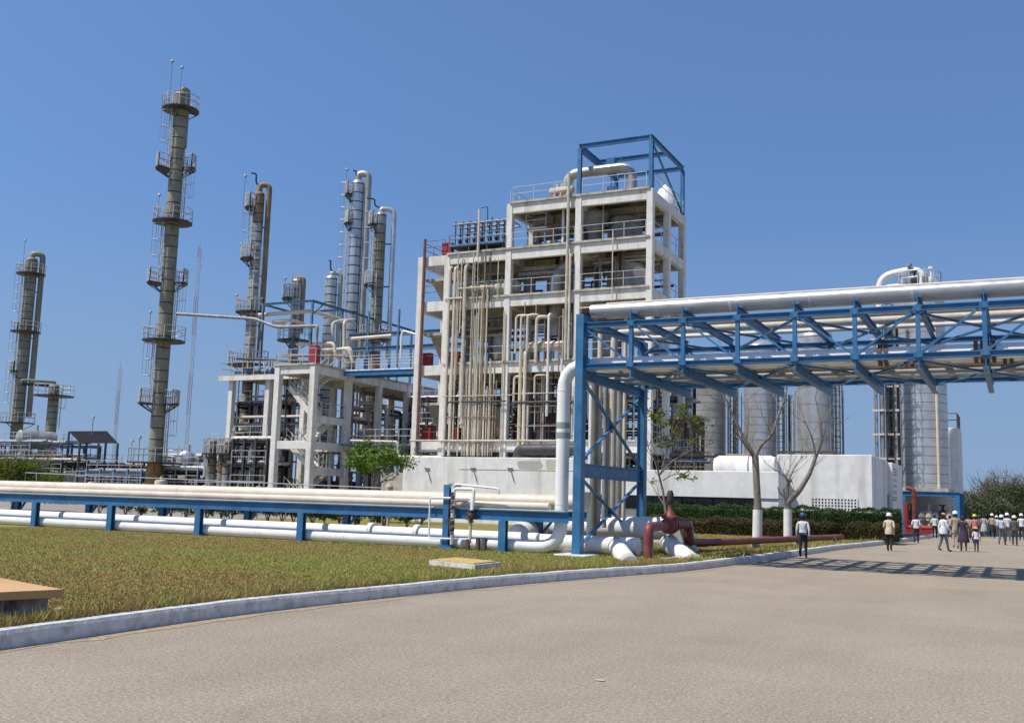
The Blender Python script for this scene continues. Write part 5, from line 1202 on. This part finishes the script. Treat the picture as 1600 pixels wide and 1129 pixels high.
railz = zz(1080,725,63); s = M(); s.rail([(xr(1026,63,730),63,zw),(xr(1115,63,730),63,zw)], railz-zw+.2, .04, 1.2); s.build('roof_rail', MT['rusty'], None, label='rusty rail on the low white roof left of the white duct', cat='rail')
# roof clutter on the plant room
s = M(); s.bar((xr(1217,66,705),66,ztk+.5),(xr(1305,66,705),66,ztk+.5),.12,.12)
for i in range(5): x = xr(1217,66,705)+(xr(1305,66,705)-xr(1217,66,705))*i/4; s.bar((x,66,ztk-.01),(x,66,ztk+.5),.1,.1)
s.build('roof_trestle', MT['dark'], None, label='low dark steel trestle on the plant room roof', cat='trestle')
# concrete slab and wall behind the big silo
tw = thing('tall_white_wall', 'tall plain grey white building behind the largest silo', 'building', (-5,86,G))
xR = xx(1500,740,84.5); zTW = zz(1490,668,84.5)
M().cbox(SX-1,xR,84.5,89,G-.05,zTW,.04).build('wall', MT['white_wall'], tw)
M().rail([(SX,84.6,zTW),(xR-.1,84.6,zTW),(xR-.1,88.8,zTW)], 1.1, .04, .8).build('railing', MT['dark'], tw)
# gate frame with red line and valves in front of the silo
gf = thing('blue_portal_frame', 'blue steel portal frame carrying a slab below the largest silo', 'portal frame', (-5,75.5,G))
gx0, gx1 = xx(1412,790,75.5), xx(1496,790,75.5); gz = zz(1450,771,75.5)
for x in (gx0,gx1):
    M().ibeam((x,75.5,G-.05),(x,75.5,gz-.15),.3,.3,.04,(0,1,0)).build('post', MT['blue'], gf)
    M().ibeam((x,81.5,G-.05),(x,81.5,gz-.15),.3,.3,.04,(0,1,0)).build('post', MT['blue'], gf)
M().ibeam((gx0-.15,75.5,gz),(gx1+.15,75.5,gz),.2,.3,.04).build('beam', MT['blue'], gf)
M().ibeam((gx0-.15,81.5,gz),(gx1+.15,81.5,gz),.2,.3,.04).build('beam', MT['blue'], gf)
M().box(gx0-.2,gx1-.5,75.4,82,gz+.155,gz+.4).build('slab', MT['slab'], gf)
M().box(gx0+.2,gx1-.1,83.2,83.4,G,gz-.2).build('back_wall', MT['white_wall'], gf)
for i, (y, m) in enumerate(((807,'blue_old'),(798,'cream'))):
    z = zz(1450,y,76.4); M().tube([(gx0+.2,76.4+i,z),(gx1-.2,76.4+i,z)], .14, 10).build('header_pipe', MT[m], gf)
for px, m in ((1425,'dark'),(1441,'grey'),(1452,'tan'),(1462,'grey'),(1474,'dark'),(1484,'cream')):
    x = xx(px,820,76.2); b = M().tube([(x,76.2,G),(x,76.2,zz(px,798,76.2))], .1, 8); b.lathe([(.24,.9),(.24,1.05),(.3,1.1),(.3,1.5),(.1,1.6),(.1,1.9),(.26,1.92),(.26,1.98)], (x,76.2,G), 12); b.build('valve', MT[m], gf)
rd_ = thing('red_hydrant_pipe', 'bright red hydrant pipework beside the white plant room corner', 'hydrant', (-6,74,G))
P = [at(1416,762,Y=74.2), at(1428,764,Y=74.2), at(1428,826,Y=74.2)]; P[2].z = .5; P[2].x = P[1].x
M().tube(P, .16, 12, .35).build('standpipe', MT['red'], rd_)
za = .55; M().tube([(xx(1417,830,74.2),74.2,za+1.6),(xx(1417,830,74.2),74.2,za),(xx(1458,830,74.2),74.2,za)], .17, 12, .2).build('ground_run', MT['redb'], rd_)
M().box(xx(1417,830,74.2)-.15,xx(1458,830,74.2),74.05,74.4,G-.05,za-.1).build('plinth', MT['redb'], rd_)
# ================================================================== VEGETATION
def leafmat(n, c1, c2, tr=.25):
    ma = bpy.data.materials.new(n); ma.use_nodes = True; N = ma.node_tree.nodes; L = ma.node_tree.links; b = N['Principled BSDF']
    g = N.new('ShaderNodeNewGeometry'); q = N.new('ShaderNodeMapRange'); q.inputs[1].default_value = 0; q.inputs[2].default_value = 1; L.new(g.outputs['Random Per Island'], q.inputs[0])
    c = mx(N, L, q.outputs[0], c1, c2); c = mx(N, L, nz(N, L, g.outputs['Position'], 1.2, 4, .6, .35, .65, 0, .45), c, tuple(x*.55 for x in c1))
    L.new(c, b.inputs['Base Color']); b.inputs['Roughness'].default_value = .6; b.inputs['Specular IOR Level'].default_value = .3
    t = N.new('ShaderNodeBsdfTranslucent'); L.new(c, t.inputs['Color']); m = N.new('ShaderNodeMixShader'); m.inputs[0].default_value = tr
    L.new(b.outputs[0], m.inputs[1]); L.new(t.outputs[0], m.inputs[2]); L.new(m.outputs[0], N['Material Output'].inputs['Surface']); return ma
LF = {'bright': leafmat('bright_leaves', (.10,.19,.02), (.19,.27,.045)), 'olive': leafmat('olive_leaves', (.10,.14,.015), (.19,.22,.03)), 'hedge': leafmat('hedge_leaves', (.035,.075,.015), (.07,.12,.025)),
      'brown': leafmat('dry_hedge_leaves', (.075,.068,.020), (.135,.105,.038)), 'dark': leafmat('dark_shrub_leaves', (.035,.060,.018), (.085,.105,.035)), 'pale': leafmat('pale_leaves', (.12,.14,.06), (.22,.22,.11)),
      'dry': leafmat('dry_forest_leaves', (.13,.105,.070), (.22,.17,.105)), 'forest': leafmat('forest_leaves', (.06,.080,.028), (.12,.13,.05))}
MT['bark'] = mat('grey_bark', (.22,.19,.16), .9, v=.25, sc=8, dirt=(.10,.085,.07), da=.7, dsc=6, bump=.5, bsc=25)
MT['limewash'] = mat('limewashed_bark', (.72,.71,.69), .9, v=.1, sc=6, dirt=(.45,.42,.38), da=.5, dsc=7, bump=.4, bsc=25)
def leaves(pos, size, up=.3, seed=1, asp=.5):
    r = np.random.default_rng(seed); n = len(pos); d = r.normal(size=(n,3)); d[:,2] = d[:,2]*.6; d /= np.linalg.norm(d,axis=1)[:,None]
    q = r.normal(size=(n,3)); q[:,2] += up; s = np.cross(d, q); s /= np.linalg.norm(s,axis=1)[:,None]+1e-9
    L = (size*(.6+.8*r.random(n)))[:,None]; w = L*asp; m = pos+d*L*.5
    V = np.stack([pos, m+s*w*.5, pos+d*L, m-s*w*.5], 1).reshape(-1,3); F = np.arange(4*n).reshape(n,4); return V, F
def foliage(name, pos, size, m, parent, seed=1, asp=.5):
    V, F = leaves(np.asarray(pos), size, .3, seed, asp); org = np.array(ORG[parent.name]) if parent else np.zeros(3)
    o = bpy.data.objects.new(name, np_mesh(name, V-org, F, m)); COL.objects.link(o); o.parent = parent; ORG[o.name] = tuple(org); return o
def clumps(c, rad, n, k, seed, spread=.28, shell=.55, flat=1.0):
    """n leaf positions in k clumps spread through an ellipsoid"""
    r = np.random.default_rng(seed); d = r.normal(size=(k,3)); d /= np.linalg.norm(d,axis=1)[:,None]; rr = shell+(1-shell)*r.random(k)**.6
    cc = d*rr[:,None]*(.75+.35*r.random((k,1))); sz = spread*(.6+.9*r.random(k)); i = r.integers(0,k,n)
    p = cc[i]+r.normal(size=(n,3))*sz[i][:,None]*np.array([.5,.5,.4*flat]); return np.array(c)+p*np.array(rad)
def limbs(s, p, d, L, r, depth, rng, tips, bendy=.35, split=2):
    p = Vector(p); pts = [p]; d = Vector(d).normalized(); k = 4
    for i in range(k):
        d = (d+Vector((rng.uniform(-1,1),rng.uniform(-1,1),rng.uniform(-.5,.8)))*bendy*.45).normalized(); pts.append(pts[-1]+d*L/k)
    s.tube(pts, r, 6 if depth > 1 else 4, r2=r*.55, caps=depth == 0)
    tips.append(pts[-1])
    if depth > 0:
        for j in range(split+(rng.random() < .4)):
            b = pts[rng.randint(2,4)]; e = (d+Vector((rng.uniform(-1,1),rng.uniform(-1,1),rng.uniform(-.3,.9)))*.85).normalized()
            limbs(s, b, e, L*rng.uniform(.55,.8), r*.55, depth-1, rng, tips, bendy, split)
def tree(label, base, crown_c, rad, n, k, size, m, seed, trunk_r=.12, cat='tree', name='tree', group=None, shell=.55, flat=1.):
    rng = random.Random(seed); t = thing(name, label, cat, base, group); b = Vector(base); c = Vector(crown_c)
    s = M(); mid = b+(c-b)*.45+Vector((rng.uniform(-.1,.1),rng.uniform(-.1,.1),0)); s.tube([b-Vector((0,0,.05)), mid, c-Vector((0,0,rad[2]*.3))], trunk_r, 8, r2=trunk_r*.6)
    tips = []
    for i in range(5): a = rng.uniform(0,6.28); limbs(s, mid+(c-mid)*rng.uniform(0,.6), (math.cos(a),math.sin(a),.6), max(rad)*.6, trunk_r*.45, 2, rng, tips)
    s.build('trunk', MT['bark'], t); foliage('crown', clumps(c, rad, n, k, seed, shell=shell, flat=flat), size, m, t, seed); return t
# leafy tree in front of the stair tower
Yt = 50.5; c = at(588,722,Y=Yt); tree('small bright green tree between stair tower and white podium', (c.x-.2,Yt,G), (c.x,Yt,c.z+.2), (2.0,1.6,1.15), 3000, 26, .21, LF['bright'], 3, .1, shell=.35)
c = at(652,715,Y=Yt); 
Yt = 44; c = at(25,741,Y=Yt); tree('round olive green tree crown rising behind the rack', (c.x,Yt,G), (c.x,Yt,zz(25,741,Yt)-.3), (3.2,2.4,1.3), 42000, 150, .11, LF['olive'], 8, .14, shell=.3)
# shrubs behind the rack
rs = random.Random(23); lab = {'dark':'dark leafy shrub in the row behind the low blue rack', 'pale':'pale grey green shrub in front of the white podium wall'}
for i in range(22):
    px = 150+i*24+rs.uniform(-6,6); Y = rs.uniform(41,44); c = at(px,805,Y=Y); kd = 'pale' if 640 < px < 760 else 'dark'; h = rs.uniform(.9,1.25)
    t = thing('shrub', lab[kd], 'shrub', (c.x,Y,G), 'dark shrubs behind the rack' if kd == 'dark' else 'pale shrubs by the podium')
    s = M(); 
    for j in range(6): a = rs.uniform(0,6.28); s.tube([(c.x,Y,G-.03),(c.x+.15*math.cos(a),Y+.15*math.sin(a),G+h*.4),(c.x+.4*math.cos(a),Y+.4*math.sin(a),G+h*.85)], .03, 5, r2=.012)
    s.build('stem', MT['bark'], t); foliage('crown', clumps((c.x,Y,G+h*.68), (.62,.55,h*.42), 750, 16, 100+i, shell=.2), .13, LF[kd], t, i)
# hedges
def hedge(label, px0, px1, Y0_, Y1_, zt_, m, n, seed):
    x0, x1 = xx(px0,830,Y0_), xx(px1,830,Y0_); r = np.random.default_rng(seed)
    t = thing('hedge', label, 'hedge', ((x0+x1)/2,(Y0_+Y1_)/2,G))
    top = n*2//5; u = r.random((n,3)); p = np.empty((n,3)); p[:,0] = x0+(x1-x0)*u[:,0]; 
    wob = .07*np.sin(p[:,0]*1.7)+.05*np.sin(p[:,0]*4.3+1)+.04*np.sin(p[:,0]*9)
    p[:,1] = Y0_+r.normal(size=n)*.06+.06*np.sin(p[:,0]*3); p[:,2] = G+(zt_-G+wob)*u[:,2]**.8
    p[:top,1] = Y0_+(Y1_-Y0_)*u[:top,1]; p[:top,2] = zt_+wob[:top]+r.normal(size=top)*.04
    e = n//20; p[-e:,0] = x1+r.normal(size=e)*.05; p[-e:,1] = Y0_+(Y1_-Y0_)*u[-e:,1]
    foliage('leaf_mass', p, .075, m, t, seed, .6)
    M().cbox(x0+.08,x1-.08,Y0_+.09,Y1_-.05,G-.03,zt_-.1,.1).build('inner_growth', m, t)
hedge('clipped dark green hedge in front of the white buildings', 1004,1404, 55.3,56.3, zz(1200,793,55.3), LF['hedge'], 26000, 5)
hedge('lower brownish hedge in front of the dark green one', 1006,1398, 53.9,55.0, zz(1200,814,53.9), LF['brown'], 26000, 6)
# bare trees with limewashed feet
def bare(label, Y, paths, wash_row, seed, extra, leafy=None, r0=.17, depth=3, wash=True, lm='olive'):
    rng = random.Random(seed); b = at(*paths[0][0], Z=G); Yb = Y if Y else b.y; base = Vector((at(*paths[0][0],Y=Yb).x, Yb, G)); t = thing('bare_tree' if not leafy else 'young_tree', label, 'tree', base)
    s = M(); tips = []; ends = []
    for i, (P, ra, rb, dy) in enumerate([(p[0] if isinstance(p[0],list) else p, *q) for p, q in zip(paths, extra)]):
        pts = [at(x,y,Y=Yb+dy*j/(len(P)-1)) for j, (x,y) in enumerate(P)]
        if i == 0: pts[0] = Vector((pts[0].x,pts[0].y,G-.1))
        s.tube(pts, ra, 9, .25, r2=rb); ends.append((pts, rb, dy))
        for j in range(1, len(pts)):
            for q in range(2 if i else 1):
                if i == 0 and j < len(pts)-1: continue
                d = (pts[j]-pts[j-1]).normalized(); e = (d*.6+Vector((rng.uniform(-1,1),rng.uniform(-1,1),rng.uniform(-.1,.9)))).normalized()
                limbs(s, pts[j]-(pts[j]-pts[j-1])*rng.uniform(0,.6), e, rng.uniform(.9,1.5), max(.016,rb*.5), depth-1, rng, tips, .5)
    s.build('trunk', MT['bark'], t)
    if wash:
        P = paths[0]; a = base; zc = zz(P[0][0], wash_row, Yb); pt = [at(x,y,Y=Yb) for x, y in P]; q = at(P[0][0]+(P[1][0]-P[0][0])*(P[0][1]-wash_row)/(P[0][1]-P[1][1]), wash_row, Y=Yb)
        ra = extra[0][0]; M().tube([Vector((pt[0].x,Yb,G-.06)), Vector((pt[0].x,Yb,G+.1)), q], ra*1.09, 14, r2=ra*1.04).build('limewash_coat', MT['limewash'], t)
    if leafy:
        pos = np.concatenate([clumps(at(x,y,Y=Yb+dy), (rd_*1.2,rd_*1.2,rd_), nn, 7, seed+i, shell=.1) for i, (x,y,dy,rd_,nn) in enumerate(leafy)]); foliage('crown', pos, .15, LF[lm], t, seed)
    return t
bare('bare forked tree with limewashed foot, its trunk splitting into a wide V', 45.9, [[(1183,846),(1184,790),(1180,712)],[(1180,714),(1166,690),(1148,655),(1136,628),(1124,596)],[(1180,712),(1188,695),(1206,680),(1216,650),(1226,622),(1232,596)],[(1166,690),(1170,650),(1168,620)]], 796, 4, [(.2,.15,0),(.085,.03,-.8),(.10,.035,.7),(.035,.015,.5)], depth=3)
bare('bare tree with limewashed foot leaning right beside the vent grille', 52.5, [[(1231,840),(1231,800),(1230,784)],[(1230,786),(1250,765),(1266,738),(1275,712),(1284,686),(1280,650),(1276,630)],[(1230,784),(1232,752),(1226,742),(1208,732)],[(1232,752),(1242,728),(1254,712)],[(1275,712),(1268,680),(1256,655)]], 795, 9, [(.2,.17,0),(.15,.04,.5),(.06,.025,-.4),(.035,.015,.3),(.045,.018,-.6)], depth=3)
bare('young slender tree with sparse leaves behind the red valve', 42.0, [[(1049,846),(1042,812),(1035,762)],[(1035,764),(1030,742),(1024,722),(1010,692)],[(1030,742),(1050,720),(1085,700),(1120,690)],[(1033,738),(1040,710),(1046,688)],[(1036,750),(1050,741),(1068,740)]], 800, 14, [(.08,.05,0),(.045,.02,-.4),(.04,.012,.5),(.03,.012,.6),(.025,.012,-.3)], depth=2, wash=False, lm='olive',
     leafy=[(1032,655,-.3,.55,160),(1074,668,.4,.85,420),(1040,688,.5,.4,120),(1072,745,-.3,.32,90),(1020,650,.2,.3,60),(1066,640,.3,.4,120),(1022,750,.2,.2,20)])
# woodland beyond the road
rt = random.Random(77)
wd_ = [(1508,762,118,'forest','dark green tree against the tall white wall'),(1528,770,108,'forest','low dark green tree left of the woodland'),(1546,752,122,'dry','dry brown tree crown with bare twigs in the woodland'),(1566,744,116,'dry','tallest brown and green tree of the woodland'),(1582,752,110,'forest','green tree in front of the tallest woodland tree'),(1600,750,118,'dry','dry tree at the right of the woodland'),(1625,745,114,'forest','broad green tree beyond the right end of the woodland'),(1655,742,120,'dry','last dry tree of the woodland by the road'),(1557,785,104,'dark','dark undergrowth bush below the woodland crowns'),(1595,787,103,'dark','second dark undergrowth bush below the woodland crowns'),(1518,788,102,'dark','dark undergrowth bush beside the tall white wall'),(1640,785,104,'dark','dark undergrowth bush past the people')]
for i, (px, py, Y, kd, lb) in enumerate(wd_):
    top = zz(px,py,Y); x = xx(px,800,Y); h = top-G
    t = tree(lb, (x,Y,-.06), (x,Y,top-h*.42), (3.0 if h > 2.5 else 2.4,2.6,h*.44), 5200 if kd != 'dry' else 3200, 46, .2, LF[kd], 200+i, .14, shell=.25)
    if kd == 'dry':
        s = M(); tips = []
        for j in range(16): a = rt.uniform(0,6.28); limbs(s, (x+rt.uniform(-1,1),Y-1.5,h*.5), (math.cos(a)*.6,-.3,1), h*.38, .06, 2, rt, tips)
        s.build('bare_twigs', MT['bark'], t)

# far-off scrub on the skyline behind the plant
def scrub():
    r = np.random.default_rng(9); n = 60000; x = -330+290*r.random(n); y = 175+25*r.random(n)
    top = 3.4+1.1*np.sin(x*.11)+.8*np.sin(x*.31+1)+.6*np.sin(x*.83); z = top*r.random(n)**.7
    V, F = leaves(np.stack([x,y,z],1), 1.0, .3, 9, .6); o = bpy.data.objects.new('far_scrub', np_mesh('far_scrub', V, F, LF['forest'])); COL.objects.link(o); tag(o, 'far low dark scrub along the skyline behind the plant', 'scrub', kind='stuff')
scrub()
# ================================================================== PEOPLE
SKIN = mat('skin', (.22,.12,.075), .6, v=.06); HAIR = mat('dark_hair', (.015,.012,.01), .6, v=.1)
def cloth(n, c): return mat(n, c, .85, v=.10, sc=14, dirt=tuple(x*.7 for x in c), da=.5, dsc=9)
CL = {k: cloth(k+'_cloth', c) for k, c in dict(white=(.70,.71,.73), cream=(.62,.55,.40), navy=(.02,.025,.045), black=(.015,.015,.02), grey=(.10,.105,.12), blueshirt=(.42,.50,.60), khaki=(.38,.33,.24), darkgreen=(.07,.09,.08), brown=(.05,.038,.032), pink=(.55,.20,.19), purple=(.045,.028,.055), jeans=(.03,.05,.10), beige=(.42,.35,.25), lightgrey=(.40,.41,.43)).items()}
SHOE = mat('shoe_leather', (.02,.016,.014), .5, v=.2); HELM = {k: mat(k+'_helmet', c, .35, v=.04) for k, c in dict(white=(.80,.80,.80), blue=(.02,.06,.22), yellow=(.62,.5,.1), tan=(.5,.34,.2), green=(.03,.09,.07)).items()}
STRAW = mat('straw_hat', (.55,.42,.18), .9, v=.2, sc=20)
def body_mesh(stride, arms, skirt=False):
    """one continuous skinned figure, 1.7 m, facing +Y; slots: shirt, forearm, skin, trousers, lower leg, shoe"""
    v = []; e = []; r = []
    def n(p, rad, par=None):
        v.append(p); r.append(rad if isinstance(rad, tuple) else (rad, rad)); 
        if par is not None: e.append((par, len(v)-1))
        return len(v)-1
    pel = n((0,0,.92),(.155,.115)); w = n((0,.005,1.06),(.145,.105),pel); ch = n((0,.0,1.25),(.165,.115),w); sh = n((0,-.01,1.39),(.12,.085),ch); nk = n((0,.0,1.47),(.055,.06),sh); hd = n((0,.02,1.545),(.07,.085),nk); h2 = n((0,.02,1.62),(.078,.095),hd); h3 = n((0,.015,1.685),(.055,.065),h2)
    n((0,.115,1.575),(.018,.02),hd)                                                       # nose
    for sx in (-1,1): n((sx*.085,.01,1.575),(.014,.022),hd)                              # ears
    for sx in (-1,1):
        st_ = stride*sx; hip = n((sx*.09,0,.86),(.1,.105),pel); kn = n((sx*.1,.10*st_+.02,.48),(.066,.07),hip); 
        az = .085+(.05 if st_ < 0 else 0); ay = .26*st_-.02; an = n((sx*.1,ay,az),(.043,.05),kn); he = n((sx*.1,ay+.06,az-.045),(.042,.036),an); n((sx*.115,ay+.17,az-.055 if st_ >= 0 else az-.07),(.042,.026),he)
        a = arms[0 if sx < 0 else 1]; s0 = n((sx*.19,-.005,1.385),(.062,.062),sh); el = n((sx*.245,-.02+a[0]*.5,1.10),(.046,.046),s0); wr = n((sx*(.25-a[2]),a[0]+a[1],.86+a[3]),(.032,.03),el)
        d = Vector(v[wr])-Vector(v[el]); d.normalize(); p = Vector(v[wr])+d*.07; pm = n(tuple(p),(.022,.042),wr)
        for k, (oy, L) in enumerate(((-.032,.05),(-.012,.062),(.01,.066),(.031,.056))): q = p+d*.02+Vector((0,oy,0)); m_ = n(tuple(q+d*L*.55),(.0095,.0095),pm); n(tuple(q+d*L+Vector((-sx*.012,0,0))),(.008,.008),m_)
        q = p-d*.03+Vector((0,.045,0)); m_ = n(tuple(q),(.0105,.0105),pm); n(tuple(q+d*.04+Vector((0,.012,0))),(.009,.009),m_)
    me = bpy.data.meshes.new('tmp'); me.from_pydata(v, e, []); ob = bpy.data.objects.new('tmp', me); COL.objects.link(ob)
    sk = ob.modifiers.new('s','SKIN'); sk.use_smooth_shade = True
    for i, q in enumerate(me.skin_vertices[0].data): q.radius = r[i]; q.use_root = (i == 0)
    sb = ob.modifiers.new('b','SUBSURF'); sb.levels = 2; sb.render_levels = 2
    dg = bpy.context.evaluated_depsgraph_get(); dg.update(); out = bpy.data.meshes.new_from_object(ob.evaluated_get(dg)); out.name = 'body'
    bpy.data.objects.remove(ob); bpy.data.meshes.remove(me)
    for i in range(6): out.materials.append(None)
    nv = len(out.vertices); co = np.empty(nv*3); out.vertices.foreach_get('co', co); co = co.reshape(-1,3); mi = []
    for p in out.polygons:
        c = co[list(p.vertices)].mean(0); x, y, z = abs(c[0]), c[1], c[2]
        arm = x > .175 and z > .70 or (x > .16 and z > 1.3)
        if z > 1.445 and x < .12: k = 2
        elif arm: k = 2 if z < .875+min(a_[3] for a_ in arms)*.0 and z < .87 else (1 if z < 1.13 else 0)
        elif z > .93: k = 0
        elif z > .50: k = 3
        elif z > .10: k = 4
        else: k = 5
        mi.append(k)
    out.polygons.foreach_set('material_index', mi); out.polygons.foreach_set('use_smooth', [True]*len(mi)); return out
POSES = [body_mesh(.35, ((.03,.04,.0,0),(-.05,.05,.0,0))), body_mesh(-.6, ((.12,.08,0,.02),(-.12,.02,0,.02))), body_mesh(.7, ((-.1,.04,0,.02),(.13,.1,0,.03))), body_mesh(.1, ((.0,.06,0,0),(.05,.22,.06,.17))), body_mesh(-.25, ((.02,.2,.05,.14),(0,.05,0,0)))]
hat_me = {}
def hat(kind):
    if kind in hat_me: return hat_me[kind]
    s = M()
    if kind == 'helmet': s.lathe([(.138,1.645),(.14,1.655),(.125,1.66),(.122,1.70),(.11,1.745),(.075,1.785),(.03,1.802),(.005,1.804)], (0,.015,0), 16); s.bar((0,-.06,1.79),(0,.09,1.79),.03,.03); s.bar((0,.13,1.65),(0,.19,1.635),.16,.012)
    elif kind == 'cap': s.lathe([(.105,1.65),(.108,1.68),(.10,1.725),(.07,1.755),(.005,1.765)], (0,.015,0), 14); s.bar((0,.10,1.66),(0,.19,1.645),.15,.012)
    elif kind == 'straw': s.lathe([(.25,1.66),(.255,1.67),(.12,1.68),(.115,1.76),(.09,1.79),(.005,1.795)], (0,.015,0), 18)
    else: s.lathe([(.085,1.52),(.098,1.56),(.104,1.63),(.098,1.69),(.07,1.735),(.005,1.75)], (0,-.008,0), 14)
    hat_me[kind] = s; return s
def person(label, px, py, hpx, pose, shirt, trousers, hatk, hatm, sleeve='short', rot=0, legs=None, extra=None, ground=0.0):
    p = at(px,py,Z=ground); d = Vector((p.x,p.y,0)).length; Hm = hpx*(CZ-ground)/max(6,(py-(800.18-.02794*(1591.5-px))))   # height from the horizon
    sc = Hm/1.78; o = thing('person', label, 'person', (p.x,p.y,ground), 'visitors walking on the road'); o.rotation_euler = (0,0,rot); o.scale = (sc,)*3
    b = bpy.data.objects.new('body', POSES[pose]); COL.objects.link(b); b.parent = o
    ms = [shirt, shirt if sleeve == 'long' else SKIN, SKIN, trousers, legs or trousers, SHOE]
    for i, m in enumerate(ms): b.material_slots[i].link = 'OBJECT'; b.material_slots[i].material = m
    ORG[o.name] = (0,0,0)
    hat(hatk).build({'helmet':'helmet','cap':'cap','straw':'straw_hat','hair':'hair'}[hatk], hatm, o)
    if hatk != 'hair': hat('hair').build('hair', HAIR, o)
    if extra == 'bag': s = M(); s.cbox(-.3,-.2,-.1,.14,.72,.98,.03); s.tube([(-.25,.1,.97),(-.05,.12,1.42),(.1,-.02,1.44),(-.1,-.11,1.2),(-.25,-.07,.97)], .012, 5); s.build('shoulder_bag', CL['black'], o)
    if extra == 'skirt': s = M(); s.lathe([(.16,1.0),(.19,.92),(.24,.7),(.29,.45),(.285,.44),(.15,.98)], (0,0,0), 18); s.build('skirt', trousers, o)
    if extra == 'belt': s = M(); s.lathe([(.165,.955),(.17,.96),(.17,.995),(.165,1.0)], (0,0,0), 16); s.build('belt', CL['black'], o)
    if extra == 'tail': s = M(); s.lathe([(.185,.80),(.19,.85),(.175,1.0),(.165,1.08)], (0,0,0), 18); s.build('shirt_hem', shirt, o)
    return o
W_ = HELM['white']
person('person in white long sleeved shirt and blue helmet walking beside the red pipe', 1255,871,70,0,CL['white'],CL['navy'],'helmet',HELM['blue'],'long',.05,extra='belt')
person('person in cream short sleeved shirt and white helmet by the hedge end', 1390,861,60,1,CL['cream'],CL['black'],'helmet',W_,'short',-.1,extra='tail')
person('person in white shirt and dark cap in front of the red hydrant', 1432,848,45,0,CL['white'],CL['navy'],'cap',CL['black'],'short',.1)
person('person in white shirt and blue helmet before the blue portal frame', 1461,840.5,38,2,CL['white'],CL['black'],'helmet',HELM['blue'],'short')
person('person in loose white shirt and tan cap with grey trousers', 1475,861,61,2,CL['white'],CL['grey'],'cap',HELM['tan'],'long',-.9,extra='tail')
person('person in tan vest and khaki trousers with white helmet', 1494,856,58,3,CL['khaki'],CL['beige'],'helmet',W_,'short',.3)
person('person in dark flowered dress beside the child with the straw hat', 1506,861,57,1,CL['purple'],CL['purple'],'hair',HAIR,'short',.1,SKIN,'skirt')
person('child in white shirt and jeans wearing a wide straw hat', 1526,862,39,0,CL['white'],CL['jeans'],'straw',STRAW,'short',.1)
person('person in pink shirt and yellow helmet behind the child', 1524,849,46,3,CL['pink'],CL['brown'],'helmet',HELM['yellow'],'short',.2)
person('person in pale grey shirt and grey skirt in the crowd', 1538,839,36,1,CL['lightgrey'],CL['lightgrey'],'hair',HAIR,'short',0,SKIN,'skirt')
person('person in beige shirt with white helmet and dark skirt', 1551,840,38,0,CL['beige'],CL['black'],'helmet',W_,'short',-.2,extra='skirt')
person('person in light blue shirt and grey trousers with white helmet', 1566,851,47,2,CL['blueshirt'],CL['grey'],'helmet',W_,'short',-.4,extra='belt')
person('person in white shirt half hidden between two helmeted visitors', 1575,846,45,4,CL['white'],CL['grey'],'helmet',W_,'short',.2)
person('person in dark green shirt and brown trousers with white helmet', 1586,852,47,3,CL['darkgreen'],CL['brown'],'helmet',W_,'short',-.1)
person('person in white shirt and white helmet at the right of the group', 1597,844,42,1,CL['white'],CL['navy'],'helmet',W_,'short',.1)
person('person with dark green helmet and dark shirt far back in the crowd', 1531,838,34,0,CL['darkgreen'],CL['navy'],'helmet',HELM['green'],'short')
person('person in white shirt far back with a white helmet', 1558,838,33,4,CL['white'],CL['navy'],'helmet',W_,'short')
person('person in pale blue shirt far back near the woodland', 1545,837,31,1,CL['blueshirt'],CL['navy'],'hair',HAIR,'short')
person('person in tan shirt far back behind the dark flowered dress', 1514,842,38,2,CL['beige'],CL['brown'],'hair',HAIR,'short')
person('person in navy shirt far back behind the tan vest', 1485,841,37,0,CL['lightgrey'],CL['navy'],'cap',CL['navy'],'short')
